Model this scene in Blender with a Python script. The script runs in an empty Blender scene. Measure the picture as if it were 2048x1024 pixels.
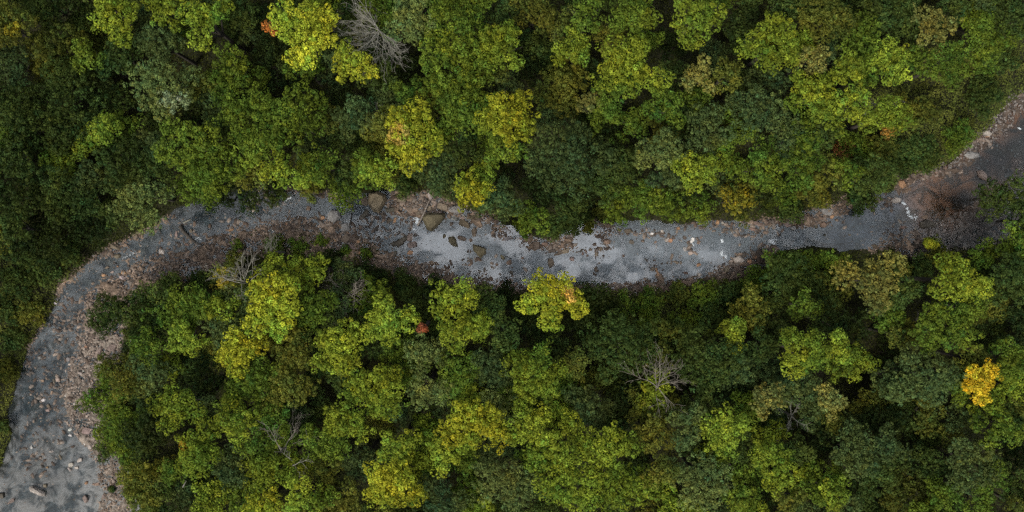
import bpy, math, random
import numpy as np
from mathutils import Vector

# ------------------------------------------------------------------ camera, sky, sun, exposure
S = bpy.context.scene
COL = S.collection
H = 105.0            # camera height above the water
HALF = 65.0          # half of the ground width seen
cam_d = bpy.data.cameras.new("camera")
cam = bpy.data.objects.new("camera", cam_d)
COL.objects.link(cam)
cam.location = (0, 0, H)
cam.rotation_euler = (0, 0, 0)
cam_d.sensor_width = 36
cam_d.lens = 18.0 * H / HALF
cam_d.clip_start = 1.0
cam_d.clip_end = 6000
S.camera = cam
S.view_settings.view_transform = 'Standard'
S.view_settings.look = 'None'
S.view_settings.exposure = 0.60
S.view_settings.gamma = 1.0
S.render.resolution_x = 1024
S.render.resolution_y = 512

SUN_EL, SUN_AZ = math.radians(50), math.radians(215)     # light comes from the lower left of the picture
world = bpy.data.worlds.new("World")
S.world = world
world.use_nodes = True
wt = world.node_tree
wt.nodes.clear()
wo = wt.nodes.new('ShaderNodeOutputWorld')
bg = wt.nodes.new('ShaderNodeBackground')
bg.inputs['Strength'].default_value = 0.09
sky = wt.nodes.new('ShaderNodeTexSky')
sky.sky_type = 'NISHITA'
sky.sun_disc = False
sky.sun_elevation = SUN_EL
sky.sun_rotation = SUN_AZ
# broken overcast: bright cloud round the zenith, noise clouds elsewhere
tc = wt.nodes.new('ShaderNodeTexCoord')
nz = wt.nodes.new('ShaderNodeTexNoise')
nz.inputs['Scale'].default_value = 3.2
nz.inputs['Detail'].default_value = 5
wt.links.new(tc.outputs['Generated'], nz.inputs['Vector'])
dst = wt.nodes.new('ShaderNodeVectorMath'); dst.operation = 'DISTANCE'
dst.inputs[1].default_value = (0.04, 0.0, 1.0)
wt.links.new(tc.outputs['Generated'], dst.inputs[0])
ad = wt.nodes.new('ShaderNodeMath'); ad.operation = 'MULTIPLY_ADD'
wt.links.new(nz.outputs['Fac'], ad.inputs[0]); ad.inputs[1].default_value = 0.30
wt.links.new(dst.outputs['Value'], ad.inputs[2])
ramp = wt.nodes.new('ShaderNodeValToRGB')
ramp.color_ramp.elements[0].position = 0.31
ramp.color_ramp.elements[0].color = (46, 47.2, 49.5, 1)
ramp.color_ramp.elements[1].position = 0.72
ramp.color_ramp.elements[1].color = (2.9, 3.1, 3.35, 1)
e = ramp.color_ramp.elements.new(0.47); e.color = (11, 11.5, 12.2, 1)
wt.links.new(ad.outputs[0], ramp.inputs['Fac'])
mx = wt.nodes.new('ShaderNodeMix'); mx.data_type = 'RGBA'
mx.inputs['Factor'].default_value = 0.85
wt.links.new(sky.outputs[0], mx.inputs['A'])
wt.links.new(ramp.outputs['Color'], mx.inputs['B'])
wt.links.new(mx.outputs['Result'], bg.inputs['Color'])
wt.links.new(bg.outputs[0], wo.inputs[0])

sun_d = bpy.data.lights.new("sun", 'SUN')
sun_d.energy = 2.8
sun_d.angle = math.radians(12)
sun_d.color = (1.0, 0.95, 0.86)
sun = bpy.data.objects.new("sun", sun_d)
COL.objects.link(sun)
sv = Vector((math.sin(SUN_AZ) * math.cos(SUN_EL), math.cos(SUN_AZ) * math.cos(SUN_EL), math.sin(SUN_EL)))
sun.rotation_euler = sv.to_track_quat('Z', 'Y').to_euler()
sun.location = (-60, -60, 90)

S.cycles.use_denoising = False
S.cycles.max_bounces = 6
S.cycles.diffuse_bounces = 2
S.cycles.glossy_bounces = 2
S.cycles.transmission_bounces = 3
S.cycles.transparent_max_bounces = 8
S.cycles.caustics_reflective = False
S.cycles.caustics_refractive = False

# ------------------------------------------------------------------ helpers
def P(px, py, z=0.0):
    """a pixel of the 2048 x 1024 photograph as a point at height z"""
    k = HALF / 1024.0 * (H - z) / H
    return ((px - 1024) * k, (512 - py) * k, z)
M1 = HALF / 1024.0                                       # metres per pixel at the water

def tag(o, label=None, cat=None, group=None, kind=None):
    if label: o['label'] = label
    if cat: o['category'] = cat
    if group: o['group'] = group
    if kind: o['kind'] = kind
    return o

def empty(name, loc, rz=0):
    o = bpy.data.objects.new(name, None)
    o.empty_display_size = 0.5
    o.location = loc
    o.rotation_euler = (0, 0, rz)
    COL.objects.link(o)
    return o

def polys(name, V, nper, mat, parent=None, fcol=None, smooth=False):
    """mesh of separate n-gons, V is (faces*nper, 3)"""
    V = np.ascontiguousarray(V, dtype=np.float32).reshape(-1, 3)
    nf = len(V) // nper
    me = bpy.data.meshes.new(name)
    me.vertices.add(len(V)); me.vertices.foreach_set('co', V.ravel())
    me.loops.add(len(V)); me.loops.foreach_set('vertex_index', np.arange(len(V), dtype=np.int32))
    me.polygons.add(nf)
    me.polygons.foreach_set('loop_start', np.arange(nf, dtype=np.int32) * nper)
    if fcol is not None:
        a = me.attributes.new('tint', 'FLOAT_COLOR', 'FACE')
        c = np.ones((nf, 4), dtype=np.float32); c[:, :3] = fcol
        a.data.foreach_set('color', c.ravel())
    me.update(calc_edges=True)
    me.materials.append(mat)
    return link(name, me, parent)

def link(name, me, parent=None):
    o = bpy.data.objects.new(name, me)
    COL.objects.link(o)
    if parent: o.parent = parent
    return o

def indexed(name, V, F, mat, parent=None, vcol=None, fcol=None, smooth=False):
    """V (n,3), F (m,k) all faces with k corners"""
    V = np.ascontiguousarray(V, dtype=np.float32); F = np.ascontiguousarray(F, dtype=np.int32)
    me = bpy.data.meshes.new(name)
    me.vertices.add(len(V)); me.vertices.foreach_set('co', V.ravel())
    me.loops.add(F.size); me.loops.foreach_set('vertex_index', F.ravel())
    me.polygons.add(len(F))
    me.polygons.foreach_set('loop_start', np.arange(len(F), dtype=np.int32) * F.shape[1])
    if vcol is not None:
        a = me.attributes.new('tint', 'FLOAT_COLOR', 'POINT')
        c = np.ones((len(V), 4), dtype=np.float32); c[:, :vcol.shape[1]] = vcol
        a.data.foreach_set('color', c.ravel())
    if fcol is not None:
        a = me.attributes.new('tint', 'FLOAT_COLOR', 'FACE')
        c = np.ones((len(F), 4), dtype=np.float32); c[:, :3] = fcol
        a.data.foreach_set('color', c.ravel())
    me.update(calc_edges=True)
    if smooth:
        me.polygons.foreach_set('use_smooth', np.ones(len(F), dtype=bool))
    me.materials.append(mat)
    return link(name, me, parent)

def hash2(ix, iy, k=0):
    h = (ix.astype(np.int64) * 374761393 + iy.astype(np.int64) * 668265263 + k * 974634777) & 0xffffffff
    h = ((h ^ (h >> 13)) * 1274126177) & 0xffffffff
    h = (h ^ (h >> 16)) & 0xffffffff
    return h / 4294967295.0

def vnoise(x, y, k=0):
    ix = np.floor(x); iy = np.floor(y); fx = x - ix; fy = y - iy
    fx = fx * fx * (3 - 2 * fx); fy = fy * fy * (3 - 2 * fy)
    a = hash2(ix, iy, k); b = hash2(ix + 1, iy, k); c = hash2(ix, iy + 1, k); d = hash2(ix + 1, iy + 1, k)
    return (a * (1 - fx) + b * fx) * (1 - fy) + (c * (1 - fx) + d * fx) * fy

def fbm(x, y, k=0, n=4):
    s = 0; a = 0.5; t = 0
    for i in range(n):
        s = s + a * vnoise(x, y, k + i * 17); t += a; a *= 0.5; x = x * 2.03 + 5.1; y = y * 2.03 + 1.7
    return s / t

def worley(x, y, k=0):
    """cell id noise: per-cell randoms, offset from the cell point, edge distance"""
    ix = np.floor(x); iy = np.floor(y)
    b1 = np.full(x.shape, 9.0); b2 = np.full(x.shape, 9.0)
    cx = np.zeros(x.shape); cy = np.zeros(x.shape); ox = np.zeros(x.shape); oy = np.zeros(x.shape)
    for dx in (-1, 0, 1):
        for dy in (-1, 0, 1):
            jx = ix + dx; jy = iy + dy
            qx = jx + hash2(jx, jy, k); qy = jy + hash2(jx, jy, k + 1)
            d = np.hypot(x - qx, y - qy)
            m = d < b1
            b2 = np.where(m, b1, np.minimum(b2, d))
            b1 = np.where(m, d, b1)
            cx = np.where(m, jx, cx); cy = np.where(m, jy, cy)
            ox = np.where(m, x - qx, ox); oy = np.where(m, y - qy, oy)
    return cx, cy, ox, oy, b2 - b1

def sdf(poly, X, Y):
    """signed distance to a polygon, negative inside; poly in world metres"""
    p = np.array(poly, dtype=float)
    D = np.full(X.shape, 1e9); ins = np.zeros(X.shape, dtype=bool)
    for i in range(len(p)):
        a = p[i]; b = p[(i + 1) % len(p)]
        ex, ey = b - a
        t = np.clip(((X - a[0]) * ex + (Y - a[1]) * ey) / (ex * ex + ey * ey + 1e-12), 0, 1)
        D = np.minimum(D, np.hypot(X - a[0] - t * ex, Y - a[1] - t * ey))
        c = ((a[1] > Y) != (b[1] > Y))
        xx = a[0] + (Y - a[1]) / (ey if abs(ey) > 1e-9 else 1e-9) * ex
        ins ^= c & (X < xx)
    return np.where(ins, -D, D)

def sstep(a, b, x):
    t = np.clip((x - a) / (b - a), 0, 1)
    return t * t * (3 - 2 * t)

def W(pts): return [P(x, y)[:2] for x, y in pts]

# ------------------------------------------------------------------ materials
def mat_new(name):
    m = bpy.data.materials.new(name); m.use_nodes = True
    nt = m.node_tree; nt.nodes.clear()
    return m, nt, nt.nodes.new('ShaderNodeOutputMaterial')

def nd(nt, kind, **kw):
    n = nt.nodes.new(kind)
    for k, v in kw.items(): setattr(n, k, v)
    return n

def foliage_material():
    m, nt, out = mat_new('leaves')
    L = nt.links
    oi = nd(nt, 'ShaderNodeObjectInfo'); at = nd(nt, 'ShaderNodeAttribute', attribute_name='tint')
    mul = nd(nt, 'ShaderNodeMix', data_type='RGBA', blend_type='MULTIPLY'); mul.inputs['Factor'].default_value = 1
    L.new(oi.outputs['Color'], mul.inputs['A']); L.new(at.outputs['Color'], mul.inputs['B'])
    pr = nd(nt, 'ShaderNodeBsdfPrincipled')
    pr.inputs['Roughness'].default_value = 0.55
    pr.inputs['Specular IOR Level'].default_value = 0.05
    tr = nd(nt, 'ShaderNodeBsdfTranslucent')
    L.new(mul.outputs['Result'], pr.inputs['Base Color']); L.new(mul.outputs['Result'], tr.inputs['Color'])
    ms = nd(nt, 'ShaderNodeMixShader'); ms.inputs[0].default_value = 0.18
    L.new(pr.outputs[0], ms.inputs[1]); L.new(tr.outputs[0], ms.inputs[2]); L.new(ms.outputs[0], out.inputs[0])
    return m
M_LEAF = foliage_material()

def bark_material(name, c1, c2):
    m, nt, out = mat_new(name); L = nt.links
    n = nd(nt, 'ShaderNodeTexNoise'); n.inputs['Scale'].default_value = 6; n.inputs['Detail'].default_value = 4
    g = nd(nt, 'ShaderNodeNewGeometry'); L.new(g.outputs['Position'], n.inputs['Vector'])
    r = nd(nt, 'ShaderNodeValToRGB'); r.color_ramp.elements[0].color = (*c1, 1); r.color_ramp.elements[1].color = (*c2, 1)
    r.color_ramp.elements[0].position = .35; r.color_ramp.elements[1].position = .65
    L.new(n.outputs['Fac'], r.inputs['Fac'])
    p = nd(nt, 'ShaderNodeBsdfPrincipled'); p.inputs['Roughness'].default_value = .9
    L.new(r.outputs['Color'], p.inputs['Base Color'])
    b = nd(nt, 'ShaderNodeBump'); b.inputs['Strength'].default_value = .5; b.inputs['Distance'].default_value = .05
    L.new(n.outputs['Fac'], b.inputs['Height']); L.new(b.outputs[0], p.inputs['Normal'])
    L.new(p.outputs[0], out.inputs[0]); return m
M_BARK = bark_material('bark', (.025, .020, .015), (.055, .046, .036))
M_DEAD = bark_material('dead_wood', (.13, .12, .095), (.23, .218, .180))
M_DRIFT = bark_material('driftwood', (.10, .085, .07), (.26, .22, .19))

def rock_material(name, rough, spec, fine, usecol=True):
    m, nt, out = mat_new(name); L = nt.links
    g = nd(nt, 'ShaderNodeNewGeometry')
    n1 = nd(nt, 'ShaderNodeTexNoise'); n1.inputs['Scale'].default_value = 1.1; n1.inputs['Detail'].default_value = 6; n1.inputs['Roughness'].default_value = .65
    n2 = nd(nt, 'ShaderNodeTexNoise'); n2.inputs['Scale'].default_value = fine; n2.inputs['Detail'].default_value = 4
    L.new(g.outputs['Position'], n1.inputs['Vector']); L.new(g.outputs['Position'], n2.inputs['Vector'])
    ad = nd(nt, 'ShaderNodeMath', operation='ADD'); L.new(n1.outputs['Fac'], ad.inputs[0]); L.new(n2.outputs['Fac'], ad.inputs[1])
    r = nd(nt, 'ShaderNodeValToRGB')
    r.color_ramp.elements[0].position = .72; r.color_ramp.elements[0].color = (.42, .40, .38, 1)
    r.color_ramp.elements[1].position = 1.3; r.color_ramp.elements[1].color = (1.5, 1.45, 1.4, 1)
    mr = nd(nt, 'ShaderNodeMapRange'); mr.inputs[1].default_value = .55; mr.inputs[2].default_value = 1.45
    L.new(ad.outputs[0], mr.inputs[0]); L.new(mr.outputs[0], r.inputs['Fac'])
    r.color_ramp.elements[0].position = .2; r.color_ramp.elements[1].position = .85
    mul = nd(nt, 'ShaderNodeMix', data_type='RGBA', blend_type='MULTIPLY'); mul.inputs['Factor'].default_value = 1
    L.new(r.outputs['Color'], mul.inputs['A'])
    if usecol:
        src = nd(nt, 'ShaderNodeObjectInfo'); L.new(src.outputs['Color'], mul.inputs['B'])
    else:
        src = nd(nt, 'ShaderNodeAttribute', attribute_name='tint'); L.new(src.outputs['Color'], mul.inputs['B'])
    p = nd(nt, 'ShaderNodeBsdfPrincipled'); p.inputs['Roughness'].default_value = rough
    p.inputs['Specular IOR Level'].default_value = spec
    L.new(mul.outputs['Result'], p.inputs['Base Color'])
    b = nd(nt, 'ShaderNodeBump'); b.inputs['Strength'].default_value = .8; b.inputs['Distance'].default_value = .08
    L.new(ad.outputs[0], b.inputs['Height']); L.new(b.outputs[0], p.inputs['Normal'])
    L.new(p.outputs[0], out.inputs[0]); return m
M_ROCK = rock_material('stone', .8, .3, 9)
M_BED = rock_material('stream_bed_stone', .75, .3, 14, False)
M_PEB = rock_material('pebble_stone', .8, .3, 5, False)
M_GROUND = rock_material('forest_soil', .95, .1, 5, False)

def water_material():
    m, nt, out = mat_new('water'); L = nt.links
    g = nd(nt, 'ShaderNodeNewGeometry'); rp = nd(nt, 'ShaderNodeAttribute', attribute_name='ripple')
    at = nd(nt, 'ShaderNodeAttribute', attribute_name='tint')       # rgb: suspended silt colour plus painted sky reflection, alpha: how cloudy
    n1 = nd(nt, 'ShaderNodeTexNoise'); n1.inputs['Scale'].default_value = .55; n1.inputs['Detail'].default_value = 7; n1.inputs['Roughness'].default_value = .62
    n1.inputs['Distortion'].default_value = .7
    n2 = nd(nt, 'ShaderNodeTexNoise'); n2.inputs['Scale'].default_value = 4.0; n2.inputs['Detail'].default_value = 5; n2.inputs['Roughness'].default_value = .7
    for n in (n1, n2): L.new(g.outputs['Position'], n.inputs['Vector'])
    r = nd(nt, 'ShaderNodeMapRange'); r.inputs[1].default_value = .43; r.inputs[2].default_value = .60; r.inputs[3].default_value = .12; r.inputs[4].default_value = 1.0
    L.new(n1.outputs['Fac'], r.inputs[0])
    cl = nd(nt, 'ShaderNodeMath', operation='MULTIPLY'); L.new(r.outputs[0], cl.inputs[0]); L.new(at.outputs['Alpha'], cl.inputs[1])
    tr = nd(nt, 'ShaderNodeBsdfTransparent'); tr.inputs[0].default_value = (.76, .90, .95, 1)
    df = nd(nt, 'ShaderNodeBsdfDiffuse'); L.new(at.outputs['Color'], df.inputs[0])
    m1 = nd(nt, 'ShaderNodeMixShader'); L.new(cl.outputs[0], m1.inputs[0]); L.new(tr.outputs[0], m1.inputs[1]); L.new(df.outputs[0], m1.inputs[2])
    ad = nd(nt, 'ShaderNodeMath', operation='MULTIPLY_ADD'); L.new(n2.outputs['Fac'], ad.inputs[0]); ad.inputs[1].default_value = .55; L.new(n1.outputs['Fac'], ad.inputs[2])
    b = nd(nt, 'ShaderNodeBump'); b.inputs['Strength'].default_value = 1.0; b.inputs['Distance'].default_value = .032; L.new(rp.outputs['Fac'], b.inputs['Strength'])
    L.new(ad.outputs[0], b.inputs['Height'])
    gl = nd(nt, 'ShaderNodeBsdfGlossy')
    rg_m = nd(nt, 'ShaderNodeMapRange'); rg_m.inputs[1].default_value = .40; rg_m.inputs[2].default_value = .56; rg_m.inputs[3].default_value = .35; rg_m.inputs[4].default_value = 1.0; L.new(n1.outputs['Fac'], rg_m.inputs[0])
    rg_x = nd(nt, 'ShaderNodeMath', operation='MULTIPLY'); L.new(rg_m.outputs[0], rg_x.inputs[0]); L.new(rp.outputs['Fac'], rg_x.inputs[1])
    rg_a = nd(nt, 'ShaderNodeMath', operation='MULTIPLY_ADD'); L.new(rg_x.outputs[0], rg_a.inputs[0]); rg_a.inputs[1].default_value = .62; rg_a.inputs[2].default_value = .07
    L.new(rg_a.outputs[0], gl.inputs['Roughness']); L.new(b.outputs[0], gl.inputs['Normal'])
    fr = nd(nt, 'ShaderNodeFresnel'); fr.inputs['IOR'].default_value = 1.6; L.new(b.outputs[0], fr.inputs['Normal'])
    m2 = nd(nt, 'ShaderNodeMixShader'); L.new(fr.outputs[0], m2.inputs[0]); L.new(m1.outputs[0], m2.inputs[1]); L.new(gl.outputs[0], m2.inputs[2])
    L.new(m2.outputs[0], out.inputs[0]); return m
M_WATER = water_material()

def foam_material():
    m, nt, out = mat_new('foam')
    p = nd(nt, 'ShaderNodeBsdfPrincipled'); p.inputs['Base Color'].default_value = (.44, .47, .49, 1); p.inputs['Roughness'].default_value = .6
    nt.links.new(p.outputs[0], out.inputs[0]); return m
M_FOAM = foam_material()

# ------------------------------------------------------------------ the stream channel
OUTER = [(-260,1200),(-60,1010),(0,930),(15,880),(20,800),(42,720),(60,675),(98,620),(118,570),(165,528),(228,486),(300,448),
         (345,420),(400,392),(500,372),(560,368),(650,380),(720,390),(760,375),(850,380),(905,398),(935,420),(985,432),
         (1030,455),(1090,470),(1150,450),(1190,435),(1240,440),(1300,440),(1400,435),(1480,440),(1560,435),(1620,420),
         (1700,398),(1775,382),(1790,345),(1850,338),(1900,322),(1940,285),(1970,255),(2010,215),(2048,180),(2140,60),(2420,-260)]
INNER = [(2560,-120),(2300,90),(2200,250),(2100,420),(2030,470),(1985,500),(1870,506),(1800,520),(1780,500),(1700,503),(1600,500),(1545,515),(1535,540),
         (1505,552),(1430,562),(1350,575),(1250,585),(1150,578),(1050,582),(960,580),(900,575),(830,560),(760,540),(700,520),
         (640,505),(560,500),(500,505),(455,530),(400,555),(330,575),(280,600),(262,640),(250,700),(240,780),(222,850),
         (225,890),(240,925),(262,960),(285,1024),(300,1100),(320,1300)]
CH = W(OUTER + INNER)
# water line of the raised bars (pixel polygons, height in metres, jaggedness)
BARS = [
 ([(196,648),(240,640),(275,700),(250,790),(235,860),(232,915),(262,975),(300,1100),(215,1100),(205,1020),(205,960),(182,905),(150,870),(132,820),(128,770),(150,700),(170,662)], .10),
 ([(150,640),(185,590),(232,560),(275,528),(335,520),(395,500),(445,476),(520,452),(600,440),(655,440),(700,470),(745,492),(800,517),(860,528),(900,552),(950,572),(960,640),(400,640),(200,660)], .16),
 ([(955,570),(1040,578),(1150,570),(1240,571),(1330,566),(1420,552),(1452,530),(1470,512),(1545,508),(1560,640),(955,640)], .16),
 ([(770,370),(930,380),(1000,430),(960,455),(925,440),(895,432),(842,436),(805,425),(780,410)], .08),
 ([(985,440),(1040,468),(1100,472),(1145,474),(1152,500),(1122,508),(1060,498),(1030,486),(985,466)], .02),
 ([(1170,430),(1225,442),(1240,462),(1205,480),(1170,460)], .03),
 ([(1430,420),(1500,448),(1560,456),(1640,444),(1700,420),(1740,395),(1720,360),(1600,390)], .08),
 ([(1780,330),(1796,388),(1830,362),(1905,350),(1950,315),(1985,282),(2015,255),(2080,170),(2000,160),(1850,310)], .10),
 ([(1825,520),(1815,470),(1880,444),(1960,398),(2048,332),(2180,210),(2180,560),(1860,560)], .07),
 ([(1740,540),(1735,498),(1790,478),(1830,470),(1840,540)], .06),
 ([(60,690),(95,640),(125,585),(170,540),(235,500),(300,462),(345,432),(250,440),(60,560),(30,700)], .06),
 ([(500,366),(560,366),(650,380),(720,392),(700,402),(640,392),(560,382),(505,388)], .04),
]
def channel_d(X, Y):
    return sdf(CH, X, Y) + (fbm(X * .5, Y * .5, 5, 3) - .5) * 1.6

def bar_field(X, Y):
    h = np.full(X.shape, -1.0)
    for poly, top in BARS:
        d = sdf(W(poly), X, Y) + (fbm(X * .9, Y * .9, 40, 3) - .5) * 1.4
        h = np.maximum(h, top - .34 * sstep(-.6, 1.0, d) - 3 * sstep(1.0, 8, d))
    return h

def ground_h(X, Y, d=None):
    if d is None: d = channel_d(X, Y)
    z = np.where(d > 0, .10 + 1.1 * sstep(0, 4.5, d) + np.minimum(d, 120) * .03 + (fbm(X * .12, Y * .12, 9, 4) - .5) * 1.6 * sstep(1, 9, d), .10 - 1.5 * sstep(0, 2.0, -d))
    return z

def gh(x, y): return float(ground_h(np.array([float(x)]), np.array([float(y)]))[0])

# forest floor: one sheet to the horizon, finer in view
def axis(lo, hi, step, far):
    a = list(np.arange(lo, hi + .01, step)); s = step; v = hi
    while v < far: s *= 1.35; v += s; a.append(v)
    s = step; v = lo; b = []
    while v > -far: s *= 1.35; v -= s; b.append(v)
    return np.array(b[::-1] + a)
ax = axis(-78, 78, .6, 2400); ay = axis(-44, 44, .6, 2400)
GX, GY = np.meshgrid(ax, ay)
Z = ground_h(GX, GY)
nx, ny = len(ax), len(ay)
idx = np.arange(nx * ny).reshape(ny, nx)
F = np.stack([idx[:-1, :-1], idx[:-1, 1:], idx[1:, 1:], idx[1:, :-1]], -1).reshape(-1, 4)
gn = fbm(GX * .35, GY * .35, 77, 4)[..., None]
gcol = np.array([.014, .019, .009]) * (1 - gn) + np.array([.030, .028, .016]) * gn
indexed('forest_floor', np.stack([GX, GY, Z], -1).reshape(-1, 3), F, M_GROUND, vcol=gcol.reshape(-1, 3), smooth=True)['kind'] = 'structure'

# stream bed: fine grid, broken slabs that poke out of the water
st = .115
bx = np.arange(-84, 84, st); by = np.arange(-46, 46, st)
BX, BY = np.meshgrid(bx, by)
D0 = sdf(CH, BX, BY)
D = D0 + (fbm(BX * .5, BY * .5, 5, 3) - .5) * 1.6
keep = D < 2.0
bars = bar_field(BX, BY)
wx = BX + (fbm(BX * .8, BY * .8, 3, 3) - .5) * 1.5; wy = BY + (fbm(BX * .8, BY * .8, 4, 3) - .5) * 1.5
c1x, c1y, o1x, o1y, e1 = worley(wx * .62, wy * .80, 11)
r1 = hash2(c1x, c1y, 21); t1 = hash2(c1x, c1y, 22) - .5; u1 = hash2(c1x, c1y, 23) - .5
c2x, c2y, o2x, o2y, e2 = worley(wx * 2.0, wy * 2.3, 31)
r2 = hash2(c2x, c2y, 41); t2 = hash2(c2x, c2y, 42) - .5; u2 = hash2(c2x, c2y, 43) - .5
big = fbm(BX * .16, BY * .16, 60, 4)
deep = -.30 + (big - .5) * .34
hgt = np.maximum(deep, bars)
rough_zone = sstep(-.42, -.02, bars)
def blobf(pts):
    f = np.zeros(BX.shape)
    for px, py, r in pts:
        x, y, _ = P(px, py); f = np.maximum(f, np.exp(-((BX - x) ** 2 + (BY - y) ** 2) / (r * M1) ** 2))
    return f
stony = blobf([(560,400,60),(620,420,50),(730,440,60),(790,450,70),(700,470,50),(430,480,50),(390,520,60),(330,520,70),(1010,530,60),(940,450,35),(1000,470,40),(1110,500,45),(1190,480,45),
               (1260,470,50),(1330,460,60),(1400,460,60),(1470,460,60),(1540,470,50),(1230,530,40),(1310,540,40),(1380,500,50),(220,560,60),(200,640,40),(140,860,50),(960,540,40),(1600,460,40)])
hgt = hgt + (r1 - .60) * (.18 + .44 * stony) + (t1 * o1x + u1 * o1y) * .42 * (.3 + stony) + (r2 - .5) * (.09 + .14 * rough_zone + .10 * stony) + (t2 * o2x + u2 * o2y) * .4 * (.3 + rough_zone + .5 * stony)
hgt -= .17 * (1 - sstep(0, .30, e2)) * (.25 + .35 * rough_zone + .8 * stony) + .12 * (1 - sstep(0, .12, e1)) * stony
calm = blobf([(860,500,46),(885,470,30),(905,510,30),(1000,500,35),(1060,520,40),(1250,550,45),(1330,510,35),(1200,550,35),(1130,545,30),(1700,460,75),(1760,450,50),(1650,470,45),(1880,380,80),(1950,320,50),(1810,470,40),(440,430,70),(400,460,40),(590,395,34),(90,800,80),(60,900,90),(110,980,90),(60,1040,110),(1420,540,40)])
hgt = np.where(bars > -.2, hgt, hgt - .32 * calm)
hgt = hgt - .9 * sstep(.9, 2.0, D)
# colours
def lerp(a, b, t): return a * (1 - t[..., None]) + b * t[..., None]
C = np.zeros(BX.shape + (3,)) + np.array([.095, .100, .104])
C = C * (.25 + 1.1 * r2[..., None] * .5 + .45 * big[..., None] + .35 * r1[..., None])
emerge = sstep(-.05, .03, hgt)
rv = r2 ** 2
warm = np.stack([.065 + .165 * rv, .047 + .122 * rv, .033 + .092 * rv], -1)
C = lerp(C, warm, np.clip(emerge + .35 * rough_zone, 0, 1))
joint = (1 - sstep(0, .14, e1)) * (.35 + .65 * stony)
C = lerp(C, np.array([.026, .026, .024]), np.clip(joint, 0, 1) * .75)  # joints darkened: silt, with the shadow of the cracks painted in
right = sstep(0, 1, blobf([(1930,470,80),(1990,445,70),(1880,480,50),(2040,380,50)]))
C = lerp(C, np.array([.115, .125, .13]) * (.6 + .8 * r2[..., None]), right * .9)
lch = blobf([(110,760,120),(80,900,110),(150,650,90),(220,560,80),(330,490,70)])
C = lerp(C, warm * 1.15, np.clip(lch, 0, 1) * sstep(.35, .6, r1) * .8)
leftb = blobf([(190,760,110),(180,850,90),(215,680,60),(230,980,80)])
C = lerp(C, np.stack([.10 + .16 * rv, .087 + .143 * rv, .074 + .125 * rv], -1), np.clip(leftb, 0, 1) * sstep(-.3, 0, bars) * .85)
brown = blobf([(1900,385,85),(1850,410,65),(1950,350,65),(1890,425,40),(2000,310,50)])
C = lerp(C, np.array([.130, .062, .026]), np.clip(brown * 1.3, 0, 1) * (1 - emerge * .6))
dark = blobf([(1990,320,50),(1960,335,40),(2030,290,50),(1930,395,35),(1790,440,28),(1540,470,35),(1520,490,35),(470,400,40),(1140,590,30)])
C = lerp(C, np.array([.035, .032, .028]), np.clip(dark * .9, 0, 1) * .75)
rbank = blobf([(1900,335,60),(1960,280,60),(2030,210,70),(1700,400,60),(1840,350,50),(1790,370,40)])
C = lerp(C, np.array([.050, .038, .030]) * (.5 + r2[..., None]), np.clip(rbank, 0, 1) * .85)
soil = sstep(-.4, .4, D)
C = lerp(C, np.array([.030, .032, .016]) * (.6 + .8 * r2[..., None]), soil * .85)
mossn = sstep(.55, .72, fbm(BX * .7, BY * .7, 90, 4)) * sstep(-1.2, .8, D) * emerge
C = lerp(C, np.array([.045, .06, .02]), mossn * .8)
vid = -np.ones(BX.shape, dtype=np.int64)
vid[keep] = np.arange(keep.sum())
q = keep[:-1, :-1] & keep[:-1, 1:] & keep[1:, 1:] & keep[1:, :-1]
F = np.stack([vid[:-1, :-1][q], vid[:-1, 1:][q], vid[1:, 1:][q], vid[1:, :-1][q]], -1)
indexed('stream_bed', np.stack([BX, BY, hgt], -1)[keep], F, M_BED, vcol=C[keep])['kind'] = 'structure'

# water sheet, one level
st2 = .35
wx_ = np.arange(-84, 84, st2); wy_ = np.arange(-46, 46, st2)
WX, WY = np.meshgrid(wx_, wy_)
BX, BY = WX, WY
DW = channel_d(WX, WY); keep = DW < 1.2
pool_sheen = blobf([(870,500,60),(900,470,50),(1000,450,45),(960,470,60),(1060,520,70),(1130,520,60),(1200,500,80),(1300,510,80),(1380,510,60),(930,540,50),(1000,545,60),(1260,545,60)])  # sky reflection of the bright pool, painted into the water colour
silt_sheen = np.zeros(WX.shape + (4,)); silt_sheen[..., :3] = np.array([.082, .104, .120]); silt_sheen[..., 3] = .45
silt_sheen[..., :3] = lerp(silt_sheen[..., :3], np.array([.165, .188, .208]), np.clip(pool_sheen, 0, 1)); silt_sheen[..., 3] += .12 * pool_sheen
lowl = blobf([(90,800,150),(90,950,160),(200,620,100),(440,430,110),(150,700,90)])
silt_sheen[..., :3] = lerp(silt_sheen[..., :3], np.array([.060, .070, .078]), np.clip(lowl, 0, 1))
cor = blobf([(60,1010,130),(210,990,80)])
silt_sheen[..., :3] = lerp(silt_sheen[..., :3], np.array([.098, .098, .096]), np.clip(cor, 0, 1)); silt_sheen[..., 3] += .05 * cor
rr = blobf([(1900,385,90),(1960,340,80),(1980,310,70),(1850,410,60),(2040,250,60)])
silt_sheen[..., :3] = lerp(silt_sheen[..., :3], np.array([.115, .054, .023]), np.clip(rr * 1.5, 0, 1)); silt_sheen[..., 3] += .35 * np.clip(rr * 1.3, 0, 1)
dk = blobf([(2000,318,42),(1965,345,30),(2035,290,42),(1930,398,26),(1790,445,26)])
silt_sheen[..., :3] = lerp(silt_sheen[..., :3], np.array([.022, .020, .018]), np.clip(dk * 1.1, 0, 1))
m2 = blobf([(1700,460,90),(1770,440,60)])
silt_sheen[..., :3] = lerp(silt_sheen[..., :3], np.array([.072, .088, .108]), np.clip(m2, 0, 1))
vid = -np.ones(WX.shape, dtype=np.int64); vid[keep] = np.arange(keep.sum())
q = keep[:-1, :-1] & keep[:-1, 1:] & keep[1:, 1:] & keep[1:, :-1]
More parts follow.
